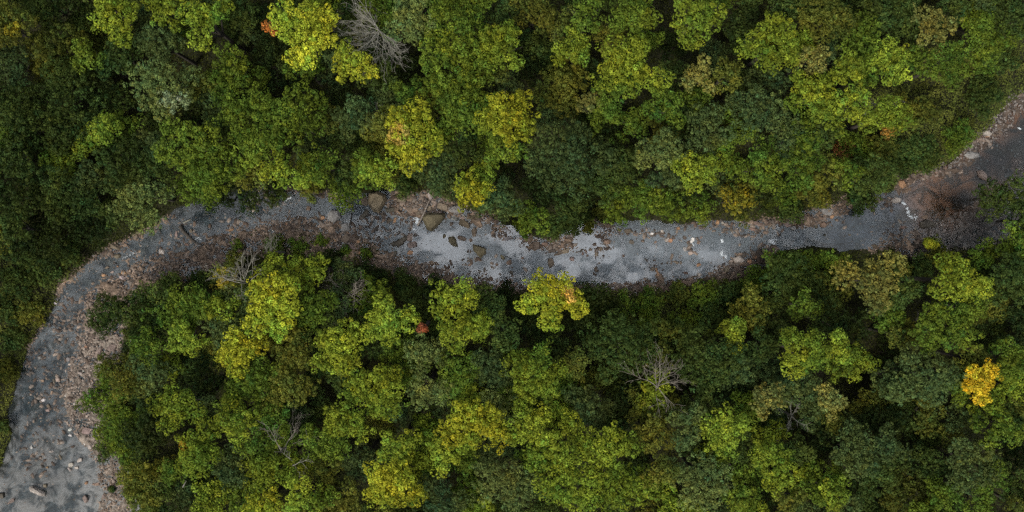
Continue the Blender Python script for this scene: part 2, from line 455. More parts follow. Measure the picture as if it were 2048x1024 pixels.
F = np.stack([vid[:-1, :-1][q], vid[:-1, 1:][q], vid[1:, 1:][q], vid[1:, :-1][q]], -1)
wz = (fbm(WX * .7, WY * .7, 8, 3) - .5) * .012
wo_ = indexed('water', np.stack([WX, WY, wz], -1)[keep], F, M_WATER, vcol=silt_sheen[keep], smooth=True); wo_['kind'] = 'structure'
still = blobf([(860,500,46),(885,460,34),(905,500,30),(985,450,34),(870,530,30),(1030,470,40),(1160,470,40),(1200,500,50),(1255,555,28),(1300,520,30),(1130,545,34),(1000,560,30),(950,560,26),(1420,530,40),(1700,470,60)])
rip = .9 - .86 * np.clip(still * 1.35, 0, 1) * sstep(.38, .50, fbm(WX * .32, WY * .55, 123, 4))
out_ = np.clip(blobf([(90,800,190),(90,980,150),(200,620,120),(330,520,110),(440,440,90)]) + blobf([(1900,400,130),(1990,330,110),(1780,450,90),(2040,240,110)]), 0, 1)
rip = rip * (1 - .62 * out_)
ra = wo_.data.attributes.new('ripple', 'FLOAT', 'POINT'); ra.data.foreach_set('value', np.ascontiguousarray(rip[keep], dtype=np.float32))

# ------------------------------------------------------------------ foliage
def leaf_quads(c, n, size, rng, asp=.62):
    """rhombic leaf sprays: centres c, normals n, half length size"""
    N = len(c)
    n = n / (np.linalg.norm(n, axis=1, keepdims=True) + 1e-9)
    a = rng.normal(size=(N, 3)); t = np.cross(n, a); t /= (np.linalg.norm(t, axis=1, keepdims=True) + 1e-9)
    b = np.cross(n, t)
    s = size[:, None]
    tip = c + t * s - n * s * .18
    tail = c - t * s - n * s * .18
    l = c + b * s * asp; r = c - b * s * asp
    return np.stack([tail, r, tip, l], 1).reshape(-1, 3)

def clumps_to_leaves(cc, cr, nleaf, lsize, rng, up=.32, flat=.85):
    N = len(cc)
    k = np.repeat(np.arange(N), nleaf)
    d = rng.normal(size=(len(k), 3)); d[:, 2] = np.abs(d[:, 2]) * .9 - .25
    d /= np.linalg.norm(d, axis=1, keepdims=True)
    rad = cr[k] * rng.uniform(.45, 1.0, len(k)) ** .5
    # each clump is itself a rosette of a few sprays: pull leaves towards lumpy directions
    p = cc[k] + d * rad[:, None] * np.array([1, 1, flat])
    n = d + np.array([0, 0, up]) + rng.normal(size=(len(k), 3)) * .27
    V = leaf_quads(p, n, lsize * rng.uniform(.7, 1.3, len(k)), rng)
    return V, k

def crown_geometry(rx, ry, hz, seed, clump=.40, nleaf=26, lsize=.115, dens=1.0, accent=None, ragged=.5, hue=.12, cvar=.21):
    """leaves of one crown about its own centre"""
    rng = np.random.default_rng(seed)
    R = math.sqrt(rx * ry)
    nl = int(np.clip(3 + R * 1.5, 4, 11))
    lobes = [(0, 0, hz * .55, .46)]
    a0 = rng.uniform(0, 6.28)
    for i in range(nl):
        a = a0 + i * 2.4 + rng.normal() * .25
        d = math.sqrt((i + .7) / nl) * rng.uniform(.66, .92)
        lobes.append((d * math.cos(a), d * math.sin(a), hz * (.62 * (1 - d * d) + rng.normal() * .17), rng.uniform(.22, .40) * (1.1 if R > 2 else 1.35)))
    L = np.array(lobes)
    pts = []; 
    for i, (lx, ly, lz, lr) in enumerate(lobes):
        r = lr * R
        n = int(max(5, 2.35 * dens * r * r * 3.2 / (clump * clump) * .40))
        j = np.arange(n) + .5
        z = 1 - j / n * 1.25
        s = np.sqrt(np.clip(1 - z * z, 0, 1)); a = j * 2.39996 + rng.uniform(0, 6)
        dv = np.stack([s * np.cos(a), s * np.sin(a), z], -1) + rng.normal(size=(n, 3)) * .12
        rad = r * rng.uniform(.66, 1.14, n)
        far = rng.random(n) < .10 * ragged * 2
        rad[far] *= rng.uniform(1.1, 1.45, far.sum())
        p = np.array([lx * rx, ly * ry, lz]) + dv * rad[:, None] * np.array([1, 1, .72])
        ok = np.ones(n, dtype=bool)
        for k2, (mx_, my_, mz_, mr_) in enumerate(lobes):
            if k2 == i: continue
            q = (p - np.array([mx_ * rx, my_ * ry, mz_])) / np.array([1, 1, .72])
            ok &= np.linalg.norm(q, axis=1) > mr_ * R * .72
        p = p[ok]
        ok = rng.random(len(p)) > .10
        pts.append(p[ok])
    for (lx, ly, lz, lr) in lobes:
        m_ = int(max(3, .8 * dens * (lr * R / clump) ** 2))
        q = rng.normal(size=(m_, 3)); q /= np.linalg.norm(q, axis=1, keepdims=True)
        pts.append(np.array([lx * rx, ly * ry, lz - .40 * lr * R]) + q * rng.uniform(.2, .55, (m_, 1)) * lr * R)
    cc = np.concatenate(pts)
    cr = clump * rng.uniform(.7, 1.25, len(cc))
    V, k = clumps_to_leaves(cc, cr, nleaf, lsize, rng)
    cf = np.exp(rng.normal(size=len(cc)) * cvar); ch = rng.normal(size=len(cc)) * hue
    # larger patches of turned colour
    an = rng.uniform(0, 6.28, 3); ph = rng.uniform(0, 6.28, 3)
    patch = np.sin(cc[:, 0] / R * 2.2 * math.cos(an[0]) + cc[:, 1] / R * 2.2 * math.sin(an[0]) + ph[0])
    ch = ch + patch * hue * .7
    li = np.argmin(np.hypot(cc[:, 0][:, None] - L[:, 0] * rx, cc[:, 1][:, None] - L[:, 1] * ry), axis=1)
    lt = np.exp(rng.normal(size=len(L)) * .12); cf = cf * lt[li]; ch = ch + (rng.normal(size=len(L)) * hue * .6)[li]
    lf = np.exp(rng.normal(size=len(k)) * .17)
    v = cf[k] * lf; hshift = ch[k] + rng.normal(size=len(k)) * .05
    col = np.stack([v * (1 + hshift), v * (1 + .25 * hshift), v * (1 - .5 * hshift)], -1)
    if accent:
        for (axx, ayy, ar, mul) in accent:
            m = np.hypot(cc[:, 0] - axx, cc[:, 1] - ayy) < ar
            m = m & (rng.random(len(cc)) < .8)
            col[m[k]] *= np.array(mul)
    return V, np.clip(col, .05, 6)

def tube(pts, rad, seg=6):
    """tapered tube along pts; returns V, F(quads)"""
    pts = np.array(pts, dtype=float); n = len(pts)
    V = []
    for i in range(n):
        t = pts[min(i + 1, n - 1)] - pts[max(i - 1, 0)]; t /= (np.linalg.norm(t) + 1e-9)
        a = np.array([1, 0, 0]) if abs(t[0]) < .8 else np.array([0, 1, 0])
        u = np.cross(t, a); u /= np.linalg.norm(u); w = np.cross(t, u)
        for k in range(seg):
            an = 2 * math.pi * k / seg
            V.append(pts[i] + (u * math.cos(an) + w * math.sin(an)) * rad[i])
    F = []
    for i in range(n - 1):
        for k in range(seg):
            F.append((i * seg + k, i * seg + (k + 1) % seg, (i + 1) * seg + (k + 1) % seg, (i + 1) * seg + k))
    return V, F

class Tubes:
    def __init__(s): s.V = []; s.F = []
    def add(s, pts, rad, seg=6):
        v, f = tube(pts, rad, seg); b = len(s.V); s.V += v; s.F += [tuple(i + b for i in q) for q in f]
    def build(s, name, mat, parent=None): return indexed(name, np.array(s.V), np.array(s.F), mat, parent, smooth=True)

def trunk_tubes(rng, top, rx, ry, hz, cx=0, cy=0, r0=None):
    """trunk from the base (0,0,0) to the crown centre (cx,cy,top) with limbs spreading into it"""
    T = Tubes(); r0 = r0 or max(.07, .022 * top)
    mid = top * .62
    pts = [(0, 0, -.4), (cx * .12 + rng.normal() * .08, cy * .12 + rng.normal() * .08, mid * .5), (cx * .4, cy * .4, mid), (cx * .75, cy * .75, top * .85), (cx, cy, top + hz * .45)]
    T.add(pts, [r0 * 1.35, r0, r0 * .8, r0 * .55, r0 * .2], 7)
    n = rng.integers(4, 7)
    for i in range(n):
        a = i * 2.4 + rng.normal() * .3; d = rng.uniform(.45, .75)
        e = (cx + math.cos(a) * rx * d, cy + math.sin(a) * ry * d, top + hz * .25 * (1 - d))
        s = (cx * .5, cy * .5, mid * rng.uniform(.95, 1.2))
        m = (s[0] * .45 + e[0] * .55, s[1] * .45 + e[1] * .55, s[2] * .35 + e[2] * .65)
        T.add([s, m, e], [r0 * .5, r0 * .33, r0 * .12], 5)
    return T

PAL = {'Y': (.240, .258, .020), 'L': (.136, .180, .018), 'M': (.076, .115, .014), 'O': (.082, .092, .015), 'D': (.042, .064, .014),
       'B': (.054, .080, .024), 'G': (.100, .132, .036), 'K': (.022, .034, .008), 'A': (.52, .355, .02), 'R': (.48, .115, .035),
       'T': (.150, .150, .036)}
LOOK = {'Y': 'bright yellow-green', 'L': 'light green', 'M': 'mid green', 'O': 'olive green', 'D': 'dark green', 'B': 'dull blue-green',
        'G': 'soft grey-green', 'K': 'blackish green', 'A': 'amber yellow', 'R': 'rusty orange', 'T': 'tan-speckled green'}
HT = {'Y': 14.5, 'L': 13.5, 'M': 12.5, 'O': 11, 'D': 10, 'B': 10.5, 'G': 12, 'K': 7, 'A': 12.5, 'R': 8, 'T': 12}
FORM = {  # clump radius, leaves per clump, leaf size, density
    'Y': (.43, 33, .118, 1.12), 'L': (.43, 32, .116, 1.0), 'M': (.41, 30, .113, .95), 'O': (.34, 22, .11, .95), 'D': (.36, 24, .11, 1.0),
    'B': (.33, 22, .105, .95), 'G': (.32, 22, .10, .95), 'K': (.36, 22, .11, .9), 'A': (.34, 30, .105, 2.0), 'R': (.28, 20, .10, .9), 'T': (.26, 16, .105, .8)}
TREES = []     # registry for labelling: dict(x, y (pixel), r, look, obj, label)

def add_tree(px, py, rpx, code, h=None, rypx=None, label=None, seed=None, shrub=False, accent=None, mul=None, group=None, name=None):
    if not shrub and code not in 'RA' and rpx > 25: rpx *= 1.08; rypx = rypx * 1.08 if rypx else None
    seed = seed if seed is not None else int(px * 7919 + py * 104729) % 1000003
    rng = np.random.default_rng(seed)
    h = (HT[code] + rng.normal() * .9) if h is None else h
    rypx = rypx or rpx
    hz = max(.5, min(rpx, rypx) * M1 * (.62 if not shrub else .7))
    zc = max(h - hz, .3)                                   # height of the crown centre above the sea of ground
    g = 0
    for _ in range(3):
        x, y, _z = P(px, py, zc + g); g = gh(x, y); g = max(g, -.1)
    k = M1 * (H - zc - g) / H
    rx, ry = rpx * k, rypx * k
    cl, nlv, ls, dn = FORM[code]
    if shrub: cl, nlv, ls = cl * .62, 16, ls * .85
    rz = 0
    root = empty(name or ('shrub' if shrub else 'broadleaf_tree'), (x, y, g), rz)
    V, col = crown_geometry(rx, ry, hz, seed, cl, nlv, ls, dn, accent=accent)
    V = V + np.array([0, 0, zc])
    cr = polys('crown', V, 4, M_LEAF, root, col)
    if code in 'DBKO' and px < 260 and not shrub: mul = (.72, .74, .74)  # left-edge crowns darkened: the frame's edge shading put into leaf colour
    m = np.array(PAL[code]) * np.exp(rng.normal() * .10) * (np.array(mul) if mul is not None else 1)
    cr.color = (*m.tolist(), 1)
    if shrub:
        T = Tubes()
        for i in range(4):
            a = i * 1.6 + rng.normal() * .3; d = rng.uniform(.3, .6)
            T.add([(0, 0, -.2), (math.cos(a) * rx * d * .4, math.sin(a) * ry * d * .4, zc * .6), (math.cos(a) * rx * d, math.sin(a) * ry * d, zc + hz * .2)], [.05, .035, .012], 5)
        T.build('stem', M_BARK, root)
    else:
        trunk_tubes(rng, zc, rx, ry, hz).build('trunk', M_BARK, root)
    look = LOOK[code]
    size = 'large ' if rpx >= 60 else ('small ' if rpx <= 36 else '')
    TREES.append(dict(x=px, y=py, r=rpx, look=(size + look + (' shrub' if shrub else ' tree')), obj=root, label=label, shrub=shrub))
    root['category'] = 'shrub' if shrub else 'tree'
    root['group'] = group or ('shrubs along the stream banks' if shrub else 'broadleaf trees of the forest')
    return root

# ------------------------------------------------------------------ the trees, read off the photograph: x y radius kind [height ry]
TT = """
30 60 52 O 13|olive tree with yellow-turned twigs at the far left of the upper edge
28 130 50 B
120 95 58 O 10
110 18 50 D
235 32 52 L 14
335 20 40 L 13
418 48 50 L 14.5|bright green rounded tree left of the orange sapling by the upper edge
325 88 46 B 12
245 115 50 D
340 175 68 G 14 58|broad tree with pale silvery leaf undersides in the upper left forest
465 150 55 M 12
150 172 60 D
60 232 68 D 11
213 258 34 L 13
30 315 50 D 11
135 268 45 D
380 290 68 M 14 50
440 335 55 M 12
250 322 58 D 12|dark tree dotted with pale blossom above the left river bend
285 390 62 G 11.5|pale-speckled tree overhanging the bank left of the fallen log
130 385 60 D
30 400 52 D
100 470 62 K 6
195 455 50 K 6.5
490 240 45 M 13
395 375 42 M 10
440 395 36 K 7
500 395 34 K 6
617 72 60 Y 15.5 72|big bright yellow-green tree left of the big bare grey tree
712 128 48 Y 15 36|lower bright yellow-green lobe-shaped crown under the big bare grey tree
825 52 50 G 13 52|soft grey-green tree touching the right side of the big bare grey tree
905 150 76 M 14.5 85|largest mid green crown right of the small bare tree in the upper half
905 38 50 M 13
940 220 58 M 14
1008 92 50 L 14
1020 237 54 Y 15.5 58|bright yellow-green tree right of the peach-tinted one
822 268 58 Y 15 64|yellow-green tree with peach-coloured patches above the stream
718 238 46 B 11.5|dull blue-green tree touching the left side of the small bare tree
585 235 78 M 13 62|wide mid green crown below the two bright yellow trees
562 342 44 L 13.5 36
648 330 32 M 12
520 300 42 M 12.5
765 345 34 L 13 34
688 385 34 M 7
868 338 46 B 11
943 385 36 Y 12 38|small bright yellow-green tree leaning over boulders on the upper bank
1000 405 44 B 8
545 130 60 K 9
1008 300 42 M 13
590 18 46 K 8
690 20 40 D 9
480 20 40 D 9
760 170 42 D 9
690 190 40 K 7
1145 98 42 L 12.5 44|round light green crown alone in a dark gap near the upper edge
1125 175 55 O 8.5
1068 25 44 O 11
1175 28 42 M 13
1268 42 46 M 13.5
1255 140 64 L 14.5 62
1222 190 44 M 13
1392 35 66 L 15 46|bright light green tree cut by the upper edge right of centre
1400 152 30 T 12.5 42
1452 152 36 O 12
1538 98 62 L 14.5 55|light green many-lobed tree right of the yellow tree at the upper edge
1175 208 24 T 11
1325 215 42 M 13
1122 312 82 B 12.5 68|widest dull blue-green crown above the middle of the stream
1312 302 50 G 14 44|pale sage-green crown above the right half of the stream
1412 270 50 B 12
1388 345 50 L 12.5 42
1298 402 48 M 9 40
1060 432 42 M 7 34
1132 425 46 D 7
1472 398 46 O 8|yellow-orange olive shrubby tree dipping over the upper bank
1505 215 54 B 12
1515 335 54 M 12
1225 360 48 D 9
1205 280 42 K 8
1400 415 34 M 6
1560 20 44 D 11
1645 48 56 O 12.5
1622 118 34 T 12.5
1752 35 48 D 11
1715 90 48 M 12
1690 140 40 L 12.5
1775 125 44 L 12
1865 60 44 T 12 52|tan-speckled crown beneath the upper edge near the right corner
1882 130 44 M 12
1948 95 46 M 12 58
2005 28 46 D 10
1620 192 52 L 13.5
1700 215 42 L 13
1762 232 52 L 12 40|pale green crown with a bare white branch on the right
1558 275 46 B 11
1592 330 50 M 11
1660 235 40 M 11
1655 345 40 O 8
1740 355 46 D 8
2004 392 50 D 8
2050 440 44 D 8
2030 490 50 M 10
1960 512 34 M 7
232 622 58 D 9 42|dark tree at the tip of the inner bank
322 594 46 D 9
282 632 46 D 9
345 640 44 M 9.5
310 650 46 K 9
396 612 50 M 11
376 676 42 L 12
305 742 44 B 11
228 735 30 O 6
488 700 42 Y 14 50|golden-tinged tree at the left edge of the bright lower grove
462 560 34 O 10
365 808 58 L 12.5 40
474 830 46 L 13
400 895 52 L 13.5 52|yellow-green tree with one amber spot near the lower left corner
472 935 52 B 11.5
300 870 56 K 8
300 970 58 O 8
418 1002 44 L 12
420 760 48 K 8
548 608 62 Y 15 64|big bright yellow tree just right of the lower-bank bare tree
560 545 40 L 12.5
622 542 44 L 12.5 34
625 615 46 M 12
680 690 52 L 14 58
598 700 50 O 12.5
525 745 48 M 12
776 637 50 L 14 46|light green tree left of the scarlet sprig
912 598 46 L 14.5 46|light green crown touching the stream bank above the scarlet sprig
918 665 40 L 13.5 44
848 705 44 G 12 38
760 770 62 L 14 54
702 830 58 L 13.5 52
908 742 46 M 12.5
852 775 40 G 13.5 46
984 742 50 B 12
946 846 60 Y 15.5 56|brightest yellow-green crown below the centre of the photo
890 905 40 L 14 34
800 890 44 L 14.5 38
782 962 60 Y 15 54|bright yellow-green crown at the lower edge left of centre
575 770 52 O 12
545 830 46 M 11.5
525 900 44 M 12
548 940 46 L 12.5
610 990 52 L 13.5 38
690 992 38 O 12.5
530 1010 38 Y 13
728 920 40 B 11
984 615 42 D 9
1000 835 46 G 12.5
1008 955 58 G 13.5
885 990 50 B 12
650 880 48 M 12
1101 598 64 Y 15 58|yellow tree overhanging the lower water edge in the very middle
1078 742 58 L 14 62
1050 850 46 L 13.5
1120 890 58 L 14.5
1200 890 58 L 14.5 52
1140 970 64 L 15 52|biggest light green crown on the lower edge in the middle
1228 965 48 L 14
1232 692 62 D 11 74
1180 812 50 B 11.5
1205 605 46 K 6
1330 662 28 O 8
1408 722 68 D 11.5 68
1498 622 44 O 8
1300 868 42 O 12.5
1372 852 48 G 13
1445 855 48 L 13
1400 955 60 G 13
1322 940 34 O 12.5
1528 795 36 T 12|tan-speckled round crown between the bare tree and the light right tree
1545 930 48 L 13.5
1062 640 40 K 7
1105 690 44 K 7
1600 702 54 L 14.5 48|bright green crown standing alone in the dark lower right forest
1676 702 28 L 12
1740 562 64 T 12 54|tan-speckled tree at the edge of the right gravel flat
1905 562 62 L 14.5 44|light green crown at the lower edge of the right gravel flat
1870 652 74 M 14 54|dense mid green crown left of and above the amber tree
1838 752 66 B 13.5 58
1953 762 34 A 13 46|amber-yellow autumn tree, the only one of its colour
1660 798 36 T 11
1600 775 42 B 10.5
1705 905 50 B 12
1600 955 20 Y 9
1665 985 34 L 12
2012 712 40 M 11.5
1992 860 44 M 11.5
1928 925 58 B 11
2015 560 46 D 11
2022 632 42 K 9
1812 980 56 O 7
1920 835 40 B 8
1765 845 46 K 8
2030 965 46 D 9
1648 640 44 K 8
1570 565 54 D 8
1700 660 40 K 7
1760 935 46 D 9
1545 660 40 K 7
1480 900 46 D 9
1460 780 44 K 8
1640 870 42 K 7
1250 790 46 K 8
"""
SHR = """
1905 282 36 M 3.5 42|leafy mid green shrub beside the rubble of the upper right bank
1685 303 22 R 3.5|faded orange shrub on the upper right bank
1770 262 18 R 3.2|yellow-orange shrub near the pale green tree on the right
1760 300 40 O 3.5
1820 230 46 O 4
1830 300 40 D 3
1960 190 44 D 3.5
1990 120 42 D 4
1700 300 44 M 4
1720 400 32 D 2.5
1620 385 36 O 3.5
1555 395 38 M 4
1580 425 26 D 2
196 795 30 M 2.4
212 862 26 M 2
216 900 22 D 2
218 752 28 M 2.4
232 830 30 M 3
236 870 28 M 3
225 977 6 D .7
1350 592 34 O 3
1290 605 36 M 4
1240 612 34 M 4
1410 592 38 M 4
1455 596 38 D 4
1500 565 36 M 4
1555 530 38 M 4.5
1610 525 38 M 4.5
1660 528 32 M 4
1180 612 36 M 4
1010 590 30 K 2.5
870 580 30 K 2.5
810 565 30 D 2.5
760 560 32 K 2.5
720 545 28 K 2.5
660 520 24 K 2
600 493 24 M 1.6
548 490 22 M 1.6
478 490 14 M 1.6
735 508 13 M 1.2
640 482 14 M 1.2
690 500 13 M 1.2
1300 645 38 M 4.5
1430 645 40 D 4.5
1370 645 36 M 4.5
1250 655 34 D 4.5
268 850 40 M 4
258 905 36 M 4
280 950 42 M 4
310 1005 42 M 4
235 815 26 M 3
250 780 28 M 3
265 700 24 D 3
40 560 40 D 2.2
95 545 36 D 2.2
60 620 34 O 2
30 680 30 D 1.8
12 740 26 O 1.6
15 620 30 D 2
150 505 34 D 2.5
5 850 18 D 1.5
345 570 26 K 2.5
400 560 24 D 2.5
470 520 22 O 3
1870 510 26 O 3
1840 535 28 D 3
1800 540 24 O 3
555 388 24 D 2
620 380 24 O 2.4
810 372 26 D 2.4
880 372 24 D 2.4
960 410 24 D 3
1150 440 28 D 2.4
1045 455 24 M 2.4
1210 425 24 O 2
1340 420 28 M 3
1790 330 30 D 2.4
1850 325 28 D 2
543 57 16 R 9|rust-orange leafy sapling in the dark gap near the upper edge
845 657 9 R 13.5|scarlet sprig of leaves among the green lower grove
1708 392 18 D 2
1100 462 24 D 2
1180 455 16 O 2
1859 488 9 Y 5|tiny yellow-topped sapling at the edge of the right gravel flat
"""
ACC = {(48, 68): 0}
def rows(t):
    for ln in t.strip().splitlines():
        a, _, lab = ln.partition('|')
        f = a.split()
        yield float(f[0]), float(f[1]), float(f[2]), f[3], (float(f[4]) if len(f) > 4 else None), (float(f[5]) if len(f) > 5 else None), (lab or None)
ACCENTS = {(822, 268): [(-1.3, -.2, 1.2, (1.6, 1.05, 2.6))], (1101, 598): [(1.9, .6, .8, (1.9, 1.25, 4.0))], (400, 895): [(-1.4, .3, .55, (2.6, 1.4, 1.6))],
           (30, 60): [(1.0, -.3, .9, (3.0, 2.2, 1.2)), (-1.2, 0, .8, (2.0, 1.7, 1))], (340, 175): [(.6, -1.8, 1.1, (1.7, 1.7, 3.2)), (2.2, -1.6, 1.0, (1.5, 1.5, 2.5))],
           (462, 560): [(-.5, 0, 1.4, (2.6, 1.9, 1.2))], (1472, 398): [(-.5, 0, 2, (1.9, 1.5, .9))]}
for (x, y, r, c, h, ry, lab) in rows(TT):
    add_tree(x, y, r, c, h, ry, lab, accent=ACCENTS.get((int(x), int(y))))
for (x, y, r, c, h, ry, lab) in rows(SHR):
    add_tree(x, y, r, c, h, ry, lab, shrub=(h or 5) < 5)
    if c == 'R': TREES[-1]['obj'].children[0].color = (*{543: (.36, .13, .03), 845: (.21, .06, .025), 1685: (.26, .11, .035), 1770: (.24, .14, .03)}[int(x)], 1)

# understorey trees in the gaps the canopy leaves open
rng = np.random.default_rng(5)
cov = [(t['x'], t['y'], t['r']) for t in TREES]
fills = []
cand = rng.uniform((-10, -10), (2058, 1034), (6000, 2))
cd = sdf(CH, (cand[:, 0] - 1024) * M1, (512 - cand[:, 1]) * M1)
OPEN = [[(-20, 500), (150, 500), (120, 600), (50, 720), (20, 960), (-20, 960)], [(1720, 170), (2060, 60), (2060, 200), (1850, 350), (1720, 400)], [(1150, 560), (1540, 560), (1540, 650), (1150, 650)]]
od = np.min([sdf(p, cand[:, 0], cand[:, 1]) for p in OPEN], axis=0)
for (px, py), d, o in zip(cand, cd, od):
    if d < 1.6 or o < 0: continue
    if any((px - a) ** 2 + (py - b) ** 2 < (r * .86) ** 2 for a, b, r in cov): continue
    if any((px - a) ** 2 + (py - b) ** 2 < 40 ** 2 for a, b in fills): continue
    fills.append((px, py))
for px, py in fills:
    low = rng.random() < .42
    c = rng.choice(['D', 'D', 'K', 'B', 'O']) if low else rng.choice(['M', 'D', 'M', 'B', 'L', 'O'])
    add_tree(px, py, rng.uniform(30, 42), c, rng.uniform(4.5, 7.5) if low else rng.uniform(8.5, 11.5), name='understorey_tree', group='low trees in the gaps of the forest')
print('trees', len(TREES), 'fills', len(fills))

# ------------------------------------------------------------------ bare trees
M_DEAD_PALE = M_DEAD
M_DEAD_BROWN = bark_material('brown_dead_wood', (.10, .085, .065), (.20, .175, .14))
def bare_tree(px, py, h, limbs, spread, label, seed, mat=None, elev=(15, 60), tip=.018, low=.55, lean=(0, 0), dirs=None, nsub=5):
    rng = np.random.default_rng(seed)
    x, y, _ = P(px, py, h * .75); g = gh(x, y); x, y, _ = P(px, py, h * .75 + g)
    M_DEAD = mat or M_DEAD_PALE
    root = empty('bare_tree', (x, y, g)); tag(root, label, 'bare tree', 'leafless dead trees')
    T = Tubes(); T.add([(0, 0, -.4), (.05, .05, h * .4), (lean[0] * .3, lean[1] * .3, h * .7), (lean[0] * .5, lean[1] * .5, h * .86)], [.24, .19, .14, .07], 8)
    T.build('trunk', M_DEAD, root)
    for i in range(limbs):
        if dirs is not None: a = math.radians(dirs[i % len(dirs)]) + rng.normal() * .1
        else: a = i * 2.4 + rng.normal() * .35
        L = spread * rng.uniform(.7, 1.1); el = math.radians(rng.uniform(*elev))
        s0 = rng.uniform(low, .86); s = np.array([lean[0] * s0 * .5, lean[1] * s0 * .5, h * s0])
        LT = Tubes()
        d = np.array([math.cos(a) * math.cos(el), math.sin(a) * math.cos(el), math.sin(el)])
        def grow(p, d, L, r, lvl):
            n = 5; pts = [p.copy()]; dd = d.copy(); rad = [r]
            for k in range(n):
                dd = dd + rng.normal(size=3) * (.14 + .06 * lvl); dd /= np.linalg.norm(dd)
                pts.append(pts[-1] + dd * L / n); rad.append(r * (1 - .75 * (k + 1) / n) + tip * .4)
                if lvl < 2 and k >= 1:
                    for _ in range(2 if lvl == 0 else 1):
                        if rng.random() < (.85 if lvl == 0 else .6):
                            side = np.cross(dd, rng.normal(size=3)); side /= np.linalg.norm(side)
                            nd_ = dd * .75 + side * .62 + np.array([0, 0, .1]); nd_ /= np.linalg.norm(nd_)
                            grow(pts[-1].copy(), nd_, L * rng.uniform(.28, .5) * (1 if lvl == 0 else .8), rad[-1] * .65, lvl + 1)
            LT.add(pts, rad, 4 if lvl else 5)
        grow(s, d, L, .042 if spread > 2.5 else .032, 0)
        LT.build('limb', M_DEAD, root)
    TREES.append(dict(x=px, y=py, r=spread / M1, look='bare tree', obj=root, label=label, shrub=False))
    return root
bare_tree(762, 66, 15.5, 34, 4.0, 'big bare grey tree fanning out its limbs near the upper edge', 1, dirs=[130, 150, 165, 180, 200, 225, 250, 270, 285, 300, 310, 120, 140, 235, 320], elev=(5, 45))
bare_tree(757, 230, 11, 12, 2.0, 'small bare grey tree beside the dull blue-green crown', 2, elev=(15, 60))
bare_tree(490, 565, 13.5, 17, 3.2, 'bare pale tree on the lower bank left of the big yellow crown', 3, dirs=[130, 110, 90, 60, 30, 0, 200, 215, 205, 270, 150, 165], elev=(5, 40))
bare_tree(697, 585, 10, 16, 2.7, 'slender bare grey tree in the dark gap below the stream', 4, M_DEAD_BROWN, elev=(15, 55))
bare_tree(568, 898, 14.5, 9, 3.6, 'bare forked tree with pale limbs in the lower left forest', 5, M_DEAD_BROWN, dirs=[85, 115, 50, 200, 165, 30], elev=(5, 30))
bare_tree(592, 925, 14, 7, 2.4, 'lower bare crown beside the forked one in the lower left forest', 6, dirs=[215, 300, 285, 130, 20], elev=(5, 30))
bare_tree(1312, 772, 13.5, 14, 3.7, 'tall bare brownish tree in the lower right forest', 7, M_DEAD_BROWN, dirs=[95, 75, 60, 110, 20, 35, 5, 270, 310, 140, 85], elev=(5, 40))
bare_tree(1580, 830, 10, 8, 1.8, 'small bare tree in the dark lower right forest', 8)
bare_tree(540, 505, 8, 6, 2.6, 'thin bare poles leaning towards the stream above the yellow grove', 9, dirs=[75, 60, 95, 50], elev=(20, 55))
bare_tree(1775, 208, 12, 4, 2.2, 'bare white branches lying over the pale green crown on the right', 10, dirs=[175, 190, 10], elev=(0, 15))

# ------------------------------------------------------------------ rocks
rng = np.random.default_rng(11)
import bmesh
def hull_mesh(name, pts, bevel=.04, rough=.03, seed=0):
    bm = bmesh.new()
    for p in pts: bm.verts.new(p)
    r = bmesh.ops.convex_hull(bm, input=bm.verts)
    bmesh.ops.delete(bm, geom=list({e for e in r['geom_interior'] + r['geom_unused'] if isinstance(e, bmesh.types.BMVert)}), context='VERTS')
    bmesh.ops.dissolve_limit(bm, angle_limit=.12, verts=bm.verts, edges=bm.edges)
    if bevel > 0:
        bmesh.ops.bevel(bm, geom=list(bm.edges), offset=bevel, segments=1, affect='EDGES', clamp_overlap=True)
        bmesh.ops.triangulate(bm, faces=bm.faces)
        if rough > 0:
            bmesh.ops.subdivide_edges(bm, edges=[e for e in bm.edges if e.calc_length() > .3], cuts=2, use_grid_fill=True)
            rg = random.Random(seed)
            for v in bm.verts: v.co += Vector((rg.gauss(0, rough), rg.gauss(0, rough), rg.gauss(0, rough)))
    me = bpy.data.meshes.new(name); bm.to_mesh(me); bm.free(); me.materials.append(M_ROCK)
    return me
def rand_pts(rg, n=16, e=.75):
    out = []
    for _ in range(n):
        v = Vector((rg.gauss(0, 1), rg.gauss(0, 1), rg.gauss(0, 1))).normalized()
        v = Vector([math.copysign(abs(c) ** e, c) for c in v])
        out.append(v * rg.uniform(.85, 1.05))
    return out
VAR = []
for i in range(14):
    rg = random.Random(100 + i)
    VAR.append(hull_mesh('stone', rand_pts(rg, 13 + i % 5), .06, .0, i))
RC = {'g': ((.20, .195, .19), 'grey'), 't': ((.20, .165, .11), 'tan'), 'b': ((.120, .098, .074), 'brown'), 'r': ((.155, .108, .083), 'reddish'), 'p': ((.30, .27, .245), 'pale'), 'o': ((.26, .155, .09), 'orange-brown'),
      'd': ((.085, .075, .06), 'dark'), 'w': ((.48, .47, .45), 'white'), 'k': ((.20, .158, .138), 'pinkish'), 'm': ((.095, .082, .05), 'mossy')}
ROCKS = []
def water_or_bed(x, y): return 0.0
